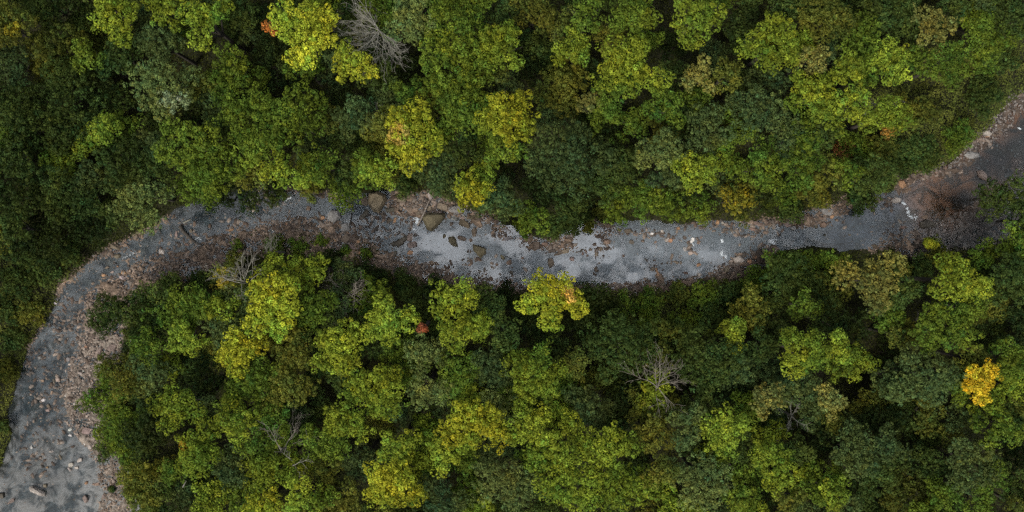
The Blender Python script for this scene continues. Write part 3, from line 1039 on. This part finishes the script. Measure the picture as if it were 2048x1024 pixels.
def add_rock(px, py, rx, ry, rot, code, label=None, hgt_=None, me=None, name=None, group=None):
    """rx, ry half sizes in pixels, rot in degrees anticlockwise"""
    x, y, _ = P(px, py, .1)
    a, b = rx * M1, ry * M1
    h = hgt_ if hgt_ is not None else min(a, b) * .75
    big = max(rx, ry) >= 9
    rg = random.Random(int(px * 31 + py * 17))
    if me is None:
        if big:
            me = hull_mesh('boulder', [Vector((v.x, v.y, v.z)) for v in rand_pts(rg, 18, .55)], .05, .018, int(px))
        else: me = VAR[rg.randrange(len(VAR))]
    o = bpy.data.objects.new(name or ('boulder' if big else 'stone'), me); COL.objects.link(o)
    z = max(0.0, rock_base(x, y))
    o.location = (x, y, z + h * .1)
    o.rotation_euler = (rg.gauss(0, .06), rg.gauss(0, .06), math.radians(rot))
    o.scale = (a, b, h)
    c, lk = RC[code]
    v = math.exp(rg.gauss(0, .12)); o.color = (c[0] * v, c[1] * v * (1 + rg.gauss(0, .03)), c[2] * v, 1)
    kind = 'boulder' if big else 'stone'
    shp = 'long ' if max(rx, ry) > 1.9 * min(rx, ry) else ''
    sz = 'large ' if max(rx, ry) >= 12 else ('small ' if max(rx, ry) <= 4.5 else '')
    tag(o, label, kind, group or ('larger rocks in the stream' if big else 'loose stones in the stream bed'))
    ROCKS.append(dict(x=px, y=py, r=max(rx, ry), look=sz + shp + lk + ' ' + kind, obj=o, label=label))
    return o
def bars_at(x, y):
    return float(bar_field(np.array([float(x)]), np.array([float(y)]))[0])
def rock_base(x, y):
    b = bars_at(x, y)
    d = float(channel_d(np.array([float(x)]), np.array([float(y)]))[0])
    if d > .3: return gh(x, y)
    return max(b - .08, -.1)

def outline_rock(pts, h, code, label, peak=None, name='boulder'):
    """a boulder from its plan outline: sloping sides, uneven top"""
    w = W(pts); cx = sum(p[0] for p in w) / len(w); cy = sum(p[1] for p in w) / len(w)
    rg = random.Random(int(cx * 100)); V = []
    for x, y in w:
        V.append((x - cx, y - cy, -.5)); V.append((x - cx, y - cy, h * rg.uniform(.35, .6)))
        V.append(((x - cx) * .72, (y - cy) * .72, h * rg.uniform(.8, 1)))
    V.append((0, 0, h * 1.08))
    me = hull_mesh(name, [Vector(v) for v in V], .05, .022, int(cx))
    o = bpy.data.objects.new(name, me); COL.objects.link(o); o.location = (cx, cy, 0)
    o.color = (*RC[code][0], 1); tag(o, label, 'boulder', 'larger rocks in the stream')
    px = sum(p[0] for p in pts) / len(pts); py = sum(p[1] for p in pts) / len(pts)
    ROCKS.append(dict(x=px, y=py, r=20, look='large boulder', obj=o, label=label)); return o
outline_rock([(740,388),(757,383),(772,390),(774,400),(768,412),(760,426),(748,424),(737,408)], 1.5, 't', 'large rounded tan boulder on the upper bank, lichen-spotted')
outline_rock([(843,432),(858,426),(892,427),(889,437),(878,450),(864,463),(855,460)], 1.3, 'm', 'large triangular olive-brown boulder at the head of the bright pool')
outline_rock([(656,430),(664,420),(680,421),(683,434),(670,446),(658,441)], .8, 'g', 'grey five-sided boulder standing in the stream left of the tan boulder')
outline_rock([(946,488),(955,493),(973,497),(971,507),(961,517),(956,505),(946,500)], .5, 'm', 'bent dark olive rock in the bright pool right of the oval one')
outline_rock([(897,474),(907,472),(912,480),(916,493),(908,494),(897,484)], .5, 'm', 'oval dark olive rock in the bright pool')
outline_rock([(790,484),(812,470),(817,476),(804,490),(796,496)], .6, 'd', 'long dark wet rock in the rapids left of the bright pool')
outline_rock([(897,420),(905,412),(920,409),(925,425),(917,428),(900,424)], .8, 'g', 'grey slab boulder under the small yellow tree on the upper bank')
outline_rock([(192,705),(203,692),(208,694),(200,712),(190,714)], .5, 'k', 'pinkish slab with a dark upright edge on the left gravel bar')
outline_rock([(60,973),(66,971),(92,985),(91,992),(84,991),(62,981)], .55, 'p', 'long pale block lying in the water near the lower left corner')
outline_rock([(200,865),(222,866),(222,876),(214,879),(202,871)], .4, 'k', 'pinkish slab under the lowest shrubs of the left bar')
outline_rock([(1465,516),(1478,511),(1489,520),(1483,527),(1468,524)], .5, 'p', 'pale block on the lower bank beside the small white riffle')
outline_rock([(1838,446),(1850,439),(1866,444),(1870,452),(1855,457),(1840,456)], .7, 'd', 'dark boulder right below the white cascade')
outline_rock([(1781,402),(1790,394),(1801,397),(1799,405),(1787,407)], .4, 'p', 'pale slab just left of the white cascade')
outline_rock([(1795,362),(1806,360),(1812,372),(1804,378),(1797,372)], .5, 'o', 'wedge-shaped tan slab above the white cascade')
outline_rock([(1953,342),(1962,340),(1972,350),(1974,362),(1966,360),(1957,354)], .5, 'k', 'pinkish block in the dark upstream water on the right')
outline_rock([(1926,310),(1936,303),(1958,307),(1956,315),(1938,319)], .4, 'g', 'flat dark grey slab on the upper right bank')
outline_rock([(1639,446),(1647,443),(1653,450),(1648,456),(1640,454)], .45, 'r', 'round reddish boulder under the upper bank right of the small riffle')
ROCKT = """
246 555 8 6 -10 p|pale squarish block at the inner edge of the left bend
247 545 7 4 0 o
110 606 5 5 20 w|pure white stone at the left bank of the bend
113 600 5 8 10 g
225 695 10 9 0 k
161 746 6 5 -20 p
137 718 6 4 -40 g
80 715 6 4 10 g
116 760 6 6 0 k
85 762 4 4 0 r
107 762 2.5 6 0 d
130 563 4 3 0 o
170 998 6 9 20 k|pinkish angular stone near the lower edge on the left
20 1003 11 4 25 k
2 992 8 8 0 d
173 862 11 7 -10 k
180 893 5 6 0 p
159 922 5 8 -25 p
142 930 6 6 0 p
153 936 5 4 0 p
138 938 3 6 30 p
120 914 3 7 25 b
102 903 5 3 0 p
63 895 4 4 0 w
86 800 5 4 0 w
96 812 6 4 20 b
95 821 5 4 0 k
103 786 3 6 -20 r
140 860 5 4 0 w
140 871 5 3 0 w
131 790 3 5 -20 p
176 880 4 5 20 p
168 888 4 3 0 w
226 994 5 5 0 b
228 962 5 6 0 k
208 994 5 5 0 k
172 966 4 4 0 o
94 935 3 3 0 o
81 916 3 3 0 k
192 969 9 3 10 r
90 972 5 5 0 b
202 838 3 6 0 w
188 827 5 3 0 p
232 493 13 7 -10 b|broad brown slab under the overhanging bank of the left bend
234 512 8 6 -10 b
251 490 5 4 10 r
270 473 7 6 20 b
250 480 3 5 0 r
213 497 4 4 0 g
188 511 5 4 0 p
305 460 12 7 -30 k|reddish slab under the overhanging crowns left of the fallen log
324 503 8 6 -15 p
325 523 6 3 10 p
352 468 3 7 0 k
383 462 5 5 -20 b
285 563 4 4 0 o
269 543 3 4 0 k
463 460 8 3 15 o|slim orange-brown stone beside the left end of the red rubble
508 397 11 6 5 g
533 393 7 5 0 b
645 436 6 5 20 o
691 455 12 9 15 g|flat grey slab below and right of the five-sided boulder
692 477 8 10 -35 b|mossy brown block lying on the inner gravel bank
570 408 6 3 0 g
617 417 7 6 -30 r
727 403 12 9 -10 b
744 437 4 8 15 p
780 442 6 6 0 b
790 440 4 7 -20 o
730 428 5 11 -35 d
783 420 15 6 0 d
803 398 12 8 -10 b
820 420 8 7 20 b
826 428 7 5 10 r
838 427 7 6 20 b
885 413 12 8 -20 b
871 407 6 8 30 k
858 417 7 7 0 b
861 393 5 13 25 p|long upright pale block on the upper bank above the triangular boulder
875 424 12 3 -12 k
822 474 10 8 20 k
824 490 12 7 20 k
788 488 7 6 20 d
889 474 4 6 0 m
924 477 10 5 -15 b
695 467 6 3 0 o
717 484 6 4 0 o
706 494 11 7 0 k
820 507 6 7 -30 o
790 508 6 6 0 d
827 519 8 5 20 g
911 435 9 7 0 g
925 436 6 5 0 k
898 432 5 7 30 b
948 465 6 11 0 b
942 480 5 5 45 r
1005 514 4 8 30 m
1018 525 6 6 0 r
1045 516 4 3 0 r
1073 491 9 9 0 b|round brown rock at the left end of the dark ledge in mid stream
1090 489 8 6 0 r
1105 501 9 5 -10 d
1117 508 11 4 20 b
1131 502 10 5 15 b
1125 490 5 8 0 r
1134 480 5 7 20 r
1102 526 7 13 10 b|upright brown block in the water above the central yellow tree
1144 518 6 6 0 k
1155 505 4 3 0 d
1163 501 3 6 -40 d
1172 503 3 7 20 b
1181 499 4 4 0 b
1166 507 3 5 -10 r
1175 511 2.5 2.5 0 r
1023 545 5 5 0 d
994 529 4 4 0 r
940 529 6 3 30 r
985 456 4 4 0 b
997 452 5 3 20 k
1015 477 10 4 10 g
930 447 14 8 -15 m
946 435 12 5 0 m
1214 483 8 7 -20 r
1202 498 6 5 10 b
1193 508 4 6 -20 b
1192 539 5 7 0 b
1264 484 7 5 -30 d
1247 512 3 4 0 r
1286 482 4 4 0 b
1311 484 3 3 0 r
1306 538 8 5 30 b
1315 545 3 11 20 o|narrow curved orange-brown stone on the lower right of the pool
1334 479 5 7 -20 p
1341 481 5 5 0 o
1344 514 4 8 -10 b
1352 524 7 3 -25 b
1362 525 3 4 0 b
1385 481 5 7 -20 w
1382 505 7 5 20 k
1370 498 4 6 10 g
1398 485 5 4 0 r
1398 531 5 5 0 o
1399 550 4 6 0 p
1372 546 6 3 -20 r
1257 462 9 5 10 b
1245 424 6 4 -30 o
1305 467 6 3 15 w
1325 463 3 6 20 p
1357 457 5 4 0 o
1354 464 3 4 0 k
1378 488 4 5 0 d
1403 476 3 4 0 k
1158 573 11 5 0 b
1220 572 7 7 0 b
1238 570 10 5 -10 k
1325 568 8 6 0 b
1372 566 8 5 0 r
1392 562 6 5 0 k
1345 566 6 5 0 r
1275 572 7 5 0 r
1300 572 5 4 0 o
1499 523 5 5 0 o
1511 515 6 4 15 o
1493 529 5 5 0 b
1453 539 8 7 30 b
1436 548 7 4 0 k
1463 522 6 3 0 k
1536 508 9 6 10 r
1436 444 5 6 -20 o
1446 446 4 3 0 p
1584 425 6 4 0 p
1594 448 5 5 0 o
1600 437 5 4 0 p
1587 456 6 6 0 g
1576 450 8 5 0 k
1633 448 6 4 0 k
1655 424 14 8 0 g|flat grey slab tucked under the upper bank right of centre
1665 434 6 4 20 o
1674 440 4 4 0 b
1643 436 8 4 -10 r
1517 448 12 4 -15 b
1505 458 8 4 -20 r
1690 392 5 6 10 k
1850 434 8 5 0 r
1806 455 6 4 0 r
1776 404 5 4 0 b
1974 267 10 6 -20 p|pale boulder near the top of the upper right bank
1976 272 5 3 0 o
1962 290 5 4 0 r
1952 281 6 5 0 r
1882 342 6 4 0 k
1890 336 5 4 0 r
1870 332 6 4 0 k
1850 343 7 4 0 r
1830 352 6 5 0 b
1880 470 3 3 0 g
1930 430 3 2.5 0 g
1895 418 5 4 0 b
1700 470 3 3 0 d
1650 470 3 3 0 d
"""
for ln in ROCKT.strip().splitlines():
    a, _, lab = ln.partition('|'); f = a.split()
    add_rock(float(f[0]), float(f[1]), float(f[2]), float(f[3]), float(f[4]), f[5], lab or None)

# smaller loose stones of the gravel bars, counted ones (repeats)
def scatter_px(poly, n, rg, mind=4):
    p = np.array(poly); lo = p.min(0); hi = p.max(0); out = []
    tries = 0
    while len(out) < n and tries < 20000:
        tries += 1
        q = (rg.uniform(lo[0], hi[0]), rg.uniform(lo[1], hi[1]))
        if sdf(poly, np.array([q[0]]), np.array([q[1]]))[0] > -2: continue
        if any((q[0] - a) ** 2 + (q[1] - b) ** 2 < mind ** 2 for a, b in out): continue
        out.append(q)
    return out
LEFTBAR = [(190,650),(245,660),(235,730),(200,800),(185,870),(215,940),(180,930),(130,860),(120,800),(130,730),(155,680)]
rg = random.Random(3)
n_ = 0
for poly, n, codes, rr_, lab, grp in [
    (LEFTBAR, 34, 'kpprowg', (2.4, 4.2), 'small loose stone in the rubble of the left gravel bar', 'small stones of the left gravel bar'),
    ([(250,500),(330,470),(400,480),(440,480),(400,540),(320,560),(250,560),(180,600),(170,560)], 18, 'krbog', (2.4, 4.5), 'small stone in the rocky shallows of the left bend', 'small stones in the shallows of the left bend'),
    ([(560,440),(650,440),(740,495),(860,535),(860,550),(740,530),(640,480),(560,465)], 16, 'rrbok', (2.4, 4.2), 'small reddish stone on the inner bank of red rubble', 'small stones of the red rubble bank'),
    ([(780,385),(890,400),(840,425),(790,440),(760,430)], 10, 'bbgrd', (3, 5), 'brown stone packed between the tan and the triangular boulder', 'stones between the two large boulders'),
    ([(1150,565),(1430,550),(1430,566),(1150,580)], 14, 'rrkbo', (2.5, 5), 'reddish stone of the narrow rubble rim below the pool', 'stones of the rubble rim below the pool'),
    ([(1460,445),(1640,440),(1640,455),(1460,462)], 8, 'rkbo', (3, 5), 'reddish stone under the upper bank right of the pool', 'stones under the upper right bank'),
    ([(1810,352),(1900,330),(1900,345),(1820,372)], 8, 'rkb', (2.5, 4.5), 'pinkish stone of the rubble above the brown pool', 'stones above the brown upstream pool')]:
    for q in scatter_px(poly, n, rg, 7):
        r0 = rg.uniform(*rr_)
        add_rock(q[0], q[1], r0 * rg.uniform(.9, 1.4), r0 * rg.uniform(.6, .9), rg.uniform(0, 180), rg.choice(codes), None, group=grp); n_ += 1
print('rocks', len(ROCKS), n_)

# uncounted pebbles: low angular pieces lying on the bars
rng = np.random.default_rng(21)
def pebbles():
    N = 330000
    X = rng.uniform(-74, 74, N); Y = rng.uniform(-38, 38, N)
    d = sdf(CH, X, Y); m = d < .8; X, Y, d = X[m], Y[m], d[m]
    b = bar_field(X, Y)
    px = X / M1 + 1024; py = 512 - Y / M1
    left = np.exp(-(((px - 190) / 75) ** 2 + ((py - 770) / 150) ** 2))
    p = sstep(-.30, .06, b) * .42 + np.where((px < 640) | (px > 1500), .14, .05) + .55 * left * sstep(-.3, .0, b)
    p = p * (1 - np.exp(-(((px - 1915) / 75) ** 2 + ((py - 375) / 42) ** 2)))
    m = rng.random(len(X)) < p; X, Y, b, px, py, left = X[m], Y[m], b[m], px[m], py[m], left[m]
    n = len(X)
    s = .055 + .11 * rng.random(n) ** 2.2
    a = rng.uniform(0, 6.28, n); ca, sa = np.cos(a), np.sin(a)
    base = np.array([[1, 0, 0], [.25, .8, 0], [-.9, .35, 0], [-.6, -.75, 0], [.5, -.85, 0], [.15, .05, .75], [-.2, -.1, .6]])
    P_ = base[None] * s[:, None, None] * (1 + rng.normal(size=(n, 7, 3)) * .16)
    P_[..., 0] *= rng.uniform(1.0, 1.5, n)[:, None]
    x = P_[..., 0] * ca[:, None] - P_[..., 1] * sa[:, None]; y = P_[..., 0] * sa[:, None] + P_[..., 1] * ca[:, None]
    z = P_[..., 2] + np.maximum(b, -.12)[:, None] + .02 + rng.random(n)[:, None] * .05
    V = np.stack([x + X[:, None], y + Y[:, None], z], -1)
    F0 = np.array([[0, 1, 5], [1, 2, 6], [2, 3, 6], [3, 4, 6], [4, 0, 5], [1, 6, 5], [4, 5, 6]])
    F = (F0[None] + (np.arange(n) * 7)[:, None, None]).reshape(-1, 3)
    t = rng.random(n)
    c = np.stack([.09 + .17 * t ** 2, .064 + .135 * t ** 2, .046 + .11 * t ** 2], -1)
    c = c * (1 - .8 * left[:, None]) + .92 * (np.stack([.12 + .26 * t ** 3, .095 + .235 * t ** 3, .08 + .215 * t ** 3], -1)) * .8 * left[:, None]
    rt = sstep(1800, 1900, px)[:, None] * .6
    c = c * (1 - rt) + np.stack([.075 + .13 * t, .078 + .13 * t, .080 + .13 * t], -1) * rt
    o = indexed('gravel', V.reshape(-1, 3), F, M_PEB, fcol=np.repeat(c, 7, axis=0))
    tag(o, 'loose gravel and small rubble on the bars and banks of the stream', 'gravel', kind='stuff')
    print('pebbles', n)
pebbles()

def rubble():
    """angular broken pieces of bedrock jutting from the water"""
    zones = [(845,400,70,22,330),(800,440,60,40,170),(730,450,50,45,110),(700,475,60,25,130),(620,450,60,14,110),(560,410,60,25,60),(520,450,60,20,90),(430,500,50,25,110),(340,530,60,25,120),(270,550,50,35,80),
             (1000,470,30,6,50),(960,440,30,10,45),(1112,494,34,8,90),(1135,480,10,18,50),(1212,488,10,26,45),(1300,468,70,10,70),(1410,450,50,10,60),(1500,455,60,18,140),(1600,442,70,12,110),
             (110,770,45,110,260),(150,640,50,50,190),(70,900,50,70,90),(380,490,60,40,120),(960,560,60,14,120),(860,540,60,12,110),(1050,575,60,6,70),(1250,573,120,7,150),(1460,535,30,18,90),(1530,500,30,14,50),(1195,520,8,30,25),(1318,530,30,12,18),(1380,500,22,20,20),(1000,530,40,22,12),
             (1870,345,50,10,90),(1960,290,30,18,60),(1770,410,30,16,50),(1800,470,40,20,110),(190,700,40,40,60),(200,790,25,60,90),(230,500,40,14,60),(110,610,30,30,60),(60,720,14,50,60),(880,450,60,20,30),(945,520,22,30,26)]
    rg_ = np.random.default_rng(99); Q = []
    for cx, cy, sx, sy, n in zones:
        Q.append(np.stack([rg_.normal(size=n) * sx * .6 + cx, rg_.normal(size=n) * sy * .6 + cy], -1))
    Q = np.concatenate(Q); X = (Q[:, 0] - 1024) * M1; Y = (512 - Q[:, 1]) * M1
    m = channel_d(X, Y) < -.1; X, Y, Q = X[m], Y[m], Q[m]; n = len(X)
    b = bar_field(X, Y)
    s = .08 + .28 * rg_.random(n) ** 2.6; el = rg_.uniform(1.0, 1.9, n); a = rg_.uniform(0, 6.28, n)
    base = np.array([[1, .05, -.6], [.35, .75, -.6], [-.8, .5, -.6], [-.85, -.5, -.6], [.4, -.8, -.6], [.7, .05, .35], [.25, .5, .45], [-.6, .35, .30], [-.6, -.35, .4], [.3, -.55, .3]])
    V = base[None] * s[:, None, None] * (1 + rg_.normal(size=(n, 10, 3)) * .17); V[..., 0] *= el[:, None]
    x = V[..., 0] * np.cos(a)[:, None] - V[..., 1] * np.sin(a)[:, None]; y = V[..., 0] * np.sin(a)[:, None] + V[..., 1] * np.cos(a)[:, None]
    z = V[..., 2] + np.maximum(b, -.04)[:, None] + .02
    V = np.stack([x + X[:, None], y + Y[:, None], z], -1)
    F0 = [[i, (i + 1) % 5, 5 + (i + 1) % 5] for i in range(5)] + [[i, 5 + (i + 1) % 5, 5 + i] for i in range(5)] + [[5, 6, 7], [5, 7, 8], [5, 8, 9]]
    F = (np.array(F0)[None] + (np.arange(n) * 10)[:, None, None]).reshape(-1, 3)
    t = rg_.random(n) ** 2.2; w = rg_.random(n)
    c = np.stack([.048 + .15 * t + .03 * w, .043 + .13 * t + .010 * w, .039 + .112 * t], -1)
    o = indexed('rubble', V.reshape(-1, 3), F, M_PEB, fcol=np.repeat(c, len(F0), axis=0))
    tag(o, 'broken brown pieces of bedrock jutting from the shallows and rims', 'rubble', kind='stuff')
rubble()

# ------------------------------------------------------------------ logs, driftwood and white water
def log(pts, r, label, mat=M_DRIFT, name='driftwood_log', z=.25, group='driftwood'):
    w = [P(x, y, z) for x, y in pts]; cx, cy = w[0][0], w[0][1]
    rg_ = random.Random(int(cx * 10))
    T = Tubes(); n = len(w)
    T.add([(x - cx, y - cy, z + rg_.uniform(-.08, .12)) for x, y, _ in w], [r * (1 - .5 * i / (n - 1)) for i in range(n)], 8)
    o = T.build(name, mat); o.location = (cx, cy, 0); tag(o, label, 'log', group); return o
log([(360, 452), (366, 462), (378, 474), (389, 484)], .28, 'dark fallen log lying across the shallows of the left bend', M_BARK, 'fallen_log', .2)
log([(386, 484), (398, 488), (412, 494), (420, 488)], .10, 'dark twisted branch at the lower end of the fallen log', M_BARK)
log([(367, 446), (374, 442), (381, 439)], .14, 'white broken log end beside the fallen log', M_DEAD, z=.4)
log([(316, 457), (322, 468)], .10, 'short dark snag beside the reddish slab under the overhanging crowns', M_BARK)
log([(835, 452), (843, 436), (852, 416), (858, 402)], .13, 'grey driftwood pole leaning among boulders left of the triangular boulder', z=.9)
log([(699, 452), (703, 436), (705, 414)], .07, 'thin dark branch standing in the shallows right of the five-sided boulder', M_BARK)
log([(924, 428), (934, 438), (942, 446)], .06, 'thin pale stick under the small yellow tree', M_DEAD, z=.9)
log([(615, 487), (622, 478)], .10, 'short pale branch on the grassy inner bank', M_DEAD, z=.5)
log([(258, 601), (268, 610), (280, 620), (292, 632)], .13, 'dark leaning trunk beside the tip of the inner bank', M_BARK, z=3)
log([(262, 662), (266, 674), (259, 686), (261, 698)], .10, 'crooked pale branch at the edge of the left gravel bar', M_DEAD, z=3.5)
log([(1010, 512), (1024, 518)], .05, 'thin dark twig caught in the bright pool', M_BARK)
log([(1205, 448), (1190, 452), (1212, 440), (1226, 450)], .05, 'thin pale branches over the water left of the pool head', M_DEAD, z=.8)
log([(1856, 520), (1857, 490), (1857, 455)], .16, 'dark leaning trunk crossing the edge of the right gravel flat', M_BARK, z=1.6)
log([(1828, 487), (1845, 494), (1858, 500)], .08, 'thin dark branch left of the leaning trunk on the right', M_BARK, z=1.6)
log([(1805, 520), (1803, 480), (1800, 455)], .10, 'dark narrow trunk below the white cascade', M_BARK, z=1)
log([(365, 975), (372, 962)], .08, 'short dead stick in the lower left forest', M_DEAD, z=9)

def foam(pts, w, label):
    """a ragged ridge of broken white water"""
    rg_ = np.random.default_rng(int(pts[0][0])); wp = np.array([P(x, y, .1)[:2] for x, y in pts])
    V = []; F = []
    c = wp.mean(0)
    N = int(40 * w / .3) + 20
    T = rg_.uniform(0, len(wp) - 1.001, N); i = T.astype(int); f = (T - i)[:, None]
    cen = wp[i] * (1 - f) + wp[i + 1] * f + rg_.normal(size=(N, 2)) * w * .38
    bm = bmesh.new()
    for p in cen:
        r = rg_.uniform(.03, .07) * (w / .3) ** .5
        g = bmesh.ops.create_icosphere(bm, subdivisions=1, radius=1)
        for v in g['verts']:
            v.co = Vector((v.co.x * r * rg_.uniform(.8, 1.5) + p[0] - c[0], v.co.y * r * rg_.uniform(.8, 1.5) + p[1] - c[1], v.co.z * r * .5 + .05))
    me = bpy.data.meshes.new('white_water'); bm.to_mesh(me); bm.free(); me.materials.append(M_FOAM)
    o = link('white_water', me); o.location = (c[0], c[1], .02); tag(o, label, 'white water', kind='stuff'); return o
foam([(1814, 414), (1816, 424), (1820, 432), (1826, 436), (1834, 435)], .34, 'bright white cascade spilling over a ledge on the right')
foam([(1804, 405), (1810, 408)], .2, 'small patch of foam above the white cascade')
foam([(1539, 481), (1545, 483), (1548, 487)], .30, 'white riffle near the lower bank right of the pool')
foam([(1544, 480), (1556, 479)], .14, 'thin foam line beside the white riffle')
foam([(1443, 480), (1445, 484)], .2, 'dot of foam on the dark rapids right of the pool')
foam([(1445, 503), (1443, 510)], .24, 'foam above the dark hole at the tail of the pool')
foam([(1450, 510), (1454, 517)], .16, 'foam right of the dark hole at the tail of the pool')
foam([(832, 436), (835, 446)], .36, 'white splash left of the triangular boulder')
foam([(826, 458), (830, 459)], .16, 'small splash below the white splash beside the triangular boulder')
foam([(892, 420), (897, 426)], .2, 'foam trickle right of the triangular boulder')
foam([(570, 403), (576, 398), (582, 395)], .18, 'streak of foam in the upper left run of the stream')
foam([(243, 518), (255, 512), (268, 505)], .12, 'foam streak in the dark run of the left bend')
foam([(2036, 256), (2041, 258)], .16, 'foam dots on the far right upstream water')
foam([(391, 478), (397, 475), (401, 480)], .12, 'foam ring at the lower end of the fallen log')
foam([(505, 393), (500, 399)], .10, 'foam at the left side of the submerged grey stone')
foam([(1388, 492), (1384, 486)], .08, 'thread of foam beside the white stone in the pool')

# ------------------------------------------------------------------ ground cover and distant forest (uncounted)
rng = np.random.default_rng(31)
def undergrowth():
    N = 900000
    X = rng.uniform(-76, 76, N); Y = rng.uniform(-42, 42, N)
    d = channel_d(X, Y)
    px = X / M1 + 1024; py = 512 - Y / M1
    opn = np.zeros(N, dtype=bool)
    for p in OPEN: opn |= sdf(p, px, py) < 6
    n1 = fbm(X * .6, Y * .6, 55, 4)
    p = np.where(d > -.3, .55 * sstep(-.3, .4, d) * sstep(.25, .5, n1 + .12), 0)
    p = np.maximum(p, .8 * sstep(-.3, .3, d) * (1 - sstep(3, 5, d)))
    p = np.where(opn & (d > -.45), 1.0 * sstep(-.45, 0, d), p)
    # the grassy tongue on the inner bank
    gi = np.exp(-(((px - 590) / 90) ** 2 + ((py - 488) / 18) ** 2)) + np.exp(-(((px - 735) / 25) ** 2 + ((py - 508) / 12) ** 2)) + np.exp(-(((px - 680) / 60) ** 2 + ((py - 505) / 14) ** 2))
    p = np.maximum(p, np.clip(gi, 0, 1) * .55 * sstep(.38, .6, n1))
    m = rng.random(N) < p; X, Y, d, n1, opn, px, py = X[m], Y[m], d[m], n1[m], opn[m], px[m], py[m]
    n = len(X)
    mound = fbm(X * .9, Y * .9, 66, 3)
    z = np.maximum(ground_h(X, Y), .04) + rng.random(n) * .25 + np.where(opn, 1.3, .8) * sstep(.35, .75, mound) * sstep(.2, 1.6, d) + .05
    V = leaf_quads(np.stack([X, Y, z], -1), np.array([0, 0, 1.0]) + rng.normal(size=(n, 3)) * .5, rng.uniform(.07, .14, n), rng)
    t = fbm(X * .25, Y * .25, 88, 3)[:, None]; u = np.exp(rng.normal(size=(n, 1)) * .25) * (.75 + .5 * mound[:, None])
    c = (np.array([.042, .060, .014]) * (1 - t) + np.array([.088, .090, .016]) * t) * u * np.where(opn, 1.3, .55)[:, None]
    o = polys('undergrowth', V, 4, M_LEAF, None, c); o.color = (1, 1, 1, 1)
    tag(o, 'low herbs, grass and brush covering the forest floor and banks', 'undergrowth', kind='stuff')
    print('undergrowth', n)
undergrowth()

def far_forest():
    """the wood goes on outside the picture"""
    Vs = []; Cs = []; rg_ = np.random.default_rng(77)
    prot = []
    for i in range(4):
        prot.append(crown_geometry(4, 4, 2.6, 900 + i, .62, 14, .22, .7))
    for gx in np.arange(-92, 93, 5.8):
        for gy in np.arange(-60, 61, 5.8):
            x = gx + rg_.normal() * 1.2; y = gy + rg_.normal() * 1.2
            if abs(x) < 62.5 and abs(y) < 33: continue
            dd = sdf(CH, np.array([x]), np.array([y]))[0]
            if dd < 4.5: continue
            V, c = prot[rg_.integers(4)]
            a = rg_.uniform(0, 6.28); s = rg_.uniform(.8, 1.15)
            z = rg_.uniform(6, 9.5)
            Vr = np.stack([V[:, 0] * math.cos(a) - V[:, 1] * math.sin(a), V[:, 0] * math.sin(a) + V[:, 1] * math.cos(a), V[:, 2]], -1) * s + np.array([x, y, z + gh(x, y)])
            Vs.append(Vr); Cs.append(c * np.array(PAL[rg_.choice(list('MDBLOD'))]))
    o = polys('distant_forest', np.concatenate(Vs), 4, M_LEAF, None, np.concatenate(Cs)); o.color = (1, 1, 1, 1)
    tag(o, 'continuous forest canopy surrounding the pictured stretch of stream', 'forest', kind='stuff')
far_forest()

# ------------------------------------------------------------------ labels: each names one thing by look and nearest landmark
LAND_T = [('the amber-yellow tree', 1953, 762), ('the big bare grey tree', 762, 66), ('the rust-orange sapling', 543, 57), ('the scarlet sprig', 845, 657),
          ('the white cascade', 1820, 425), ('the triangular boulder', 868, 443), ('the tan boulder', 755, 404), ('the fallen log in the left bend', 375, 467),
          ('the long pale block at lower left', 76, 981), ('the faded orange shrub', 1685, 303), ('the tall bare tree', 1312, 772),
          ('the bare forked tree', 568, 898), ('the central overhanging tree', 1101, 598), ('the bare lower-bank tree', 490, 565),
          ('the small bare grey tree', 757, 230)]
LAND_R = [('the triangular boulder', 868, 443), ('the tan boulder', 755, 404), ('the five-sided boulder', 670, 432), ('the fallen log', 375, 467), ('the white stone on the left bank', 110, 606),
          ('the pale squarish block', 246, 555), ('the long pale block', 76, 981), ('the pinkish slab on the left bar', 202, 703), ('the oval pool rock', 905, 482), ('the bent pool rock', 960, 502), ('the central yellow tree', 1101, 598),
          ('the white stone in the pool', 1385, 481), ('the pale block by the riffle', 1478, 519), ('the round reddish boulder', 1646, 450), ('the white cascade', 1820, 425), ('the pale boulder at upper right', 1974, 267)]
DIRS = ['right of', 'upper right of', 'above', 'upper left of', 'left of', 'lower left of', 'below', 'lower right of']
ORD = ['nearest', 'second', 'third', 'fourth', 'fifth', 'sixth', 'seventh', 'eighth', 'ninth', 'tenth', 'eleventh', 'twelfth', 'thirteenth', 'fourteenth']
def auto_label(items, lands, suffix=''):
    best = {}
    for lname, lx, ly in lands:
        sect = {}
        for i, t in enumerate(items):
            dx, dy = t['x'] - lx, ly - t['y']; dist = math.hypot(dx, dy)
            if dist < 6: continue
            k = int(round(math.atan2(dy, dx) / (math.pi / 4))) % 8
            sect.setdefault((t['look'], k), []).append((dist, i))
        for (look, k), lst in sect.items():
            lst.sort()
            for rank, (dist, i) in enumerate(lst):
                sc = rank * 260 + dist
                if i not in best or sc < best[i][0]: best[i] = (sc, rank, k, lname)
    for i, t in enumerate(items):
        if t['label']: t['obj']['label'] = t['label']; continue
        sc, rank, k, lname = best[i]
        t['obj']['label'] = f"{t['look']}, {ORD[min(rank, 13)]} one {DIRS[k]} {lname}"
auto_label(TREES, LAND_T)
auto_label(ROCKS, LAND_R)

longlab = [o['label'] for o in bpy.data.objects if o.get('label') and len(o['label'].replace('-', ' ').split()) > 16]
print(len(longlab), longlab)
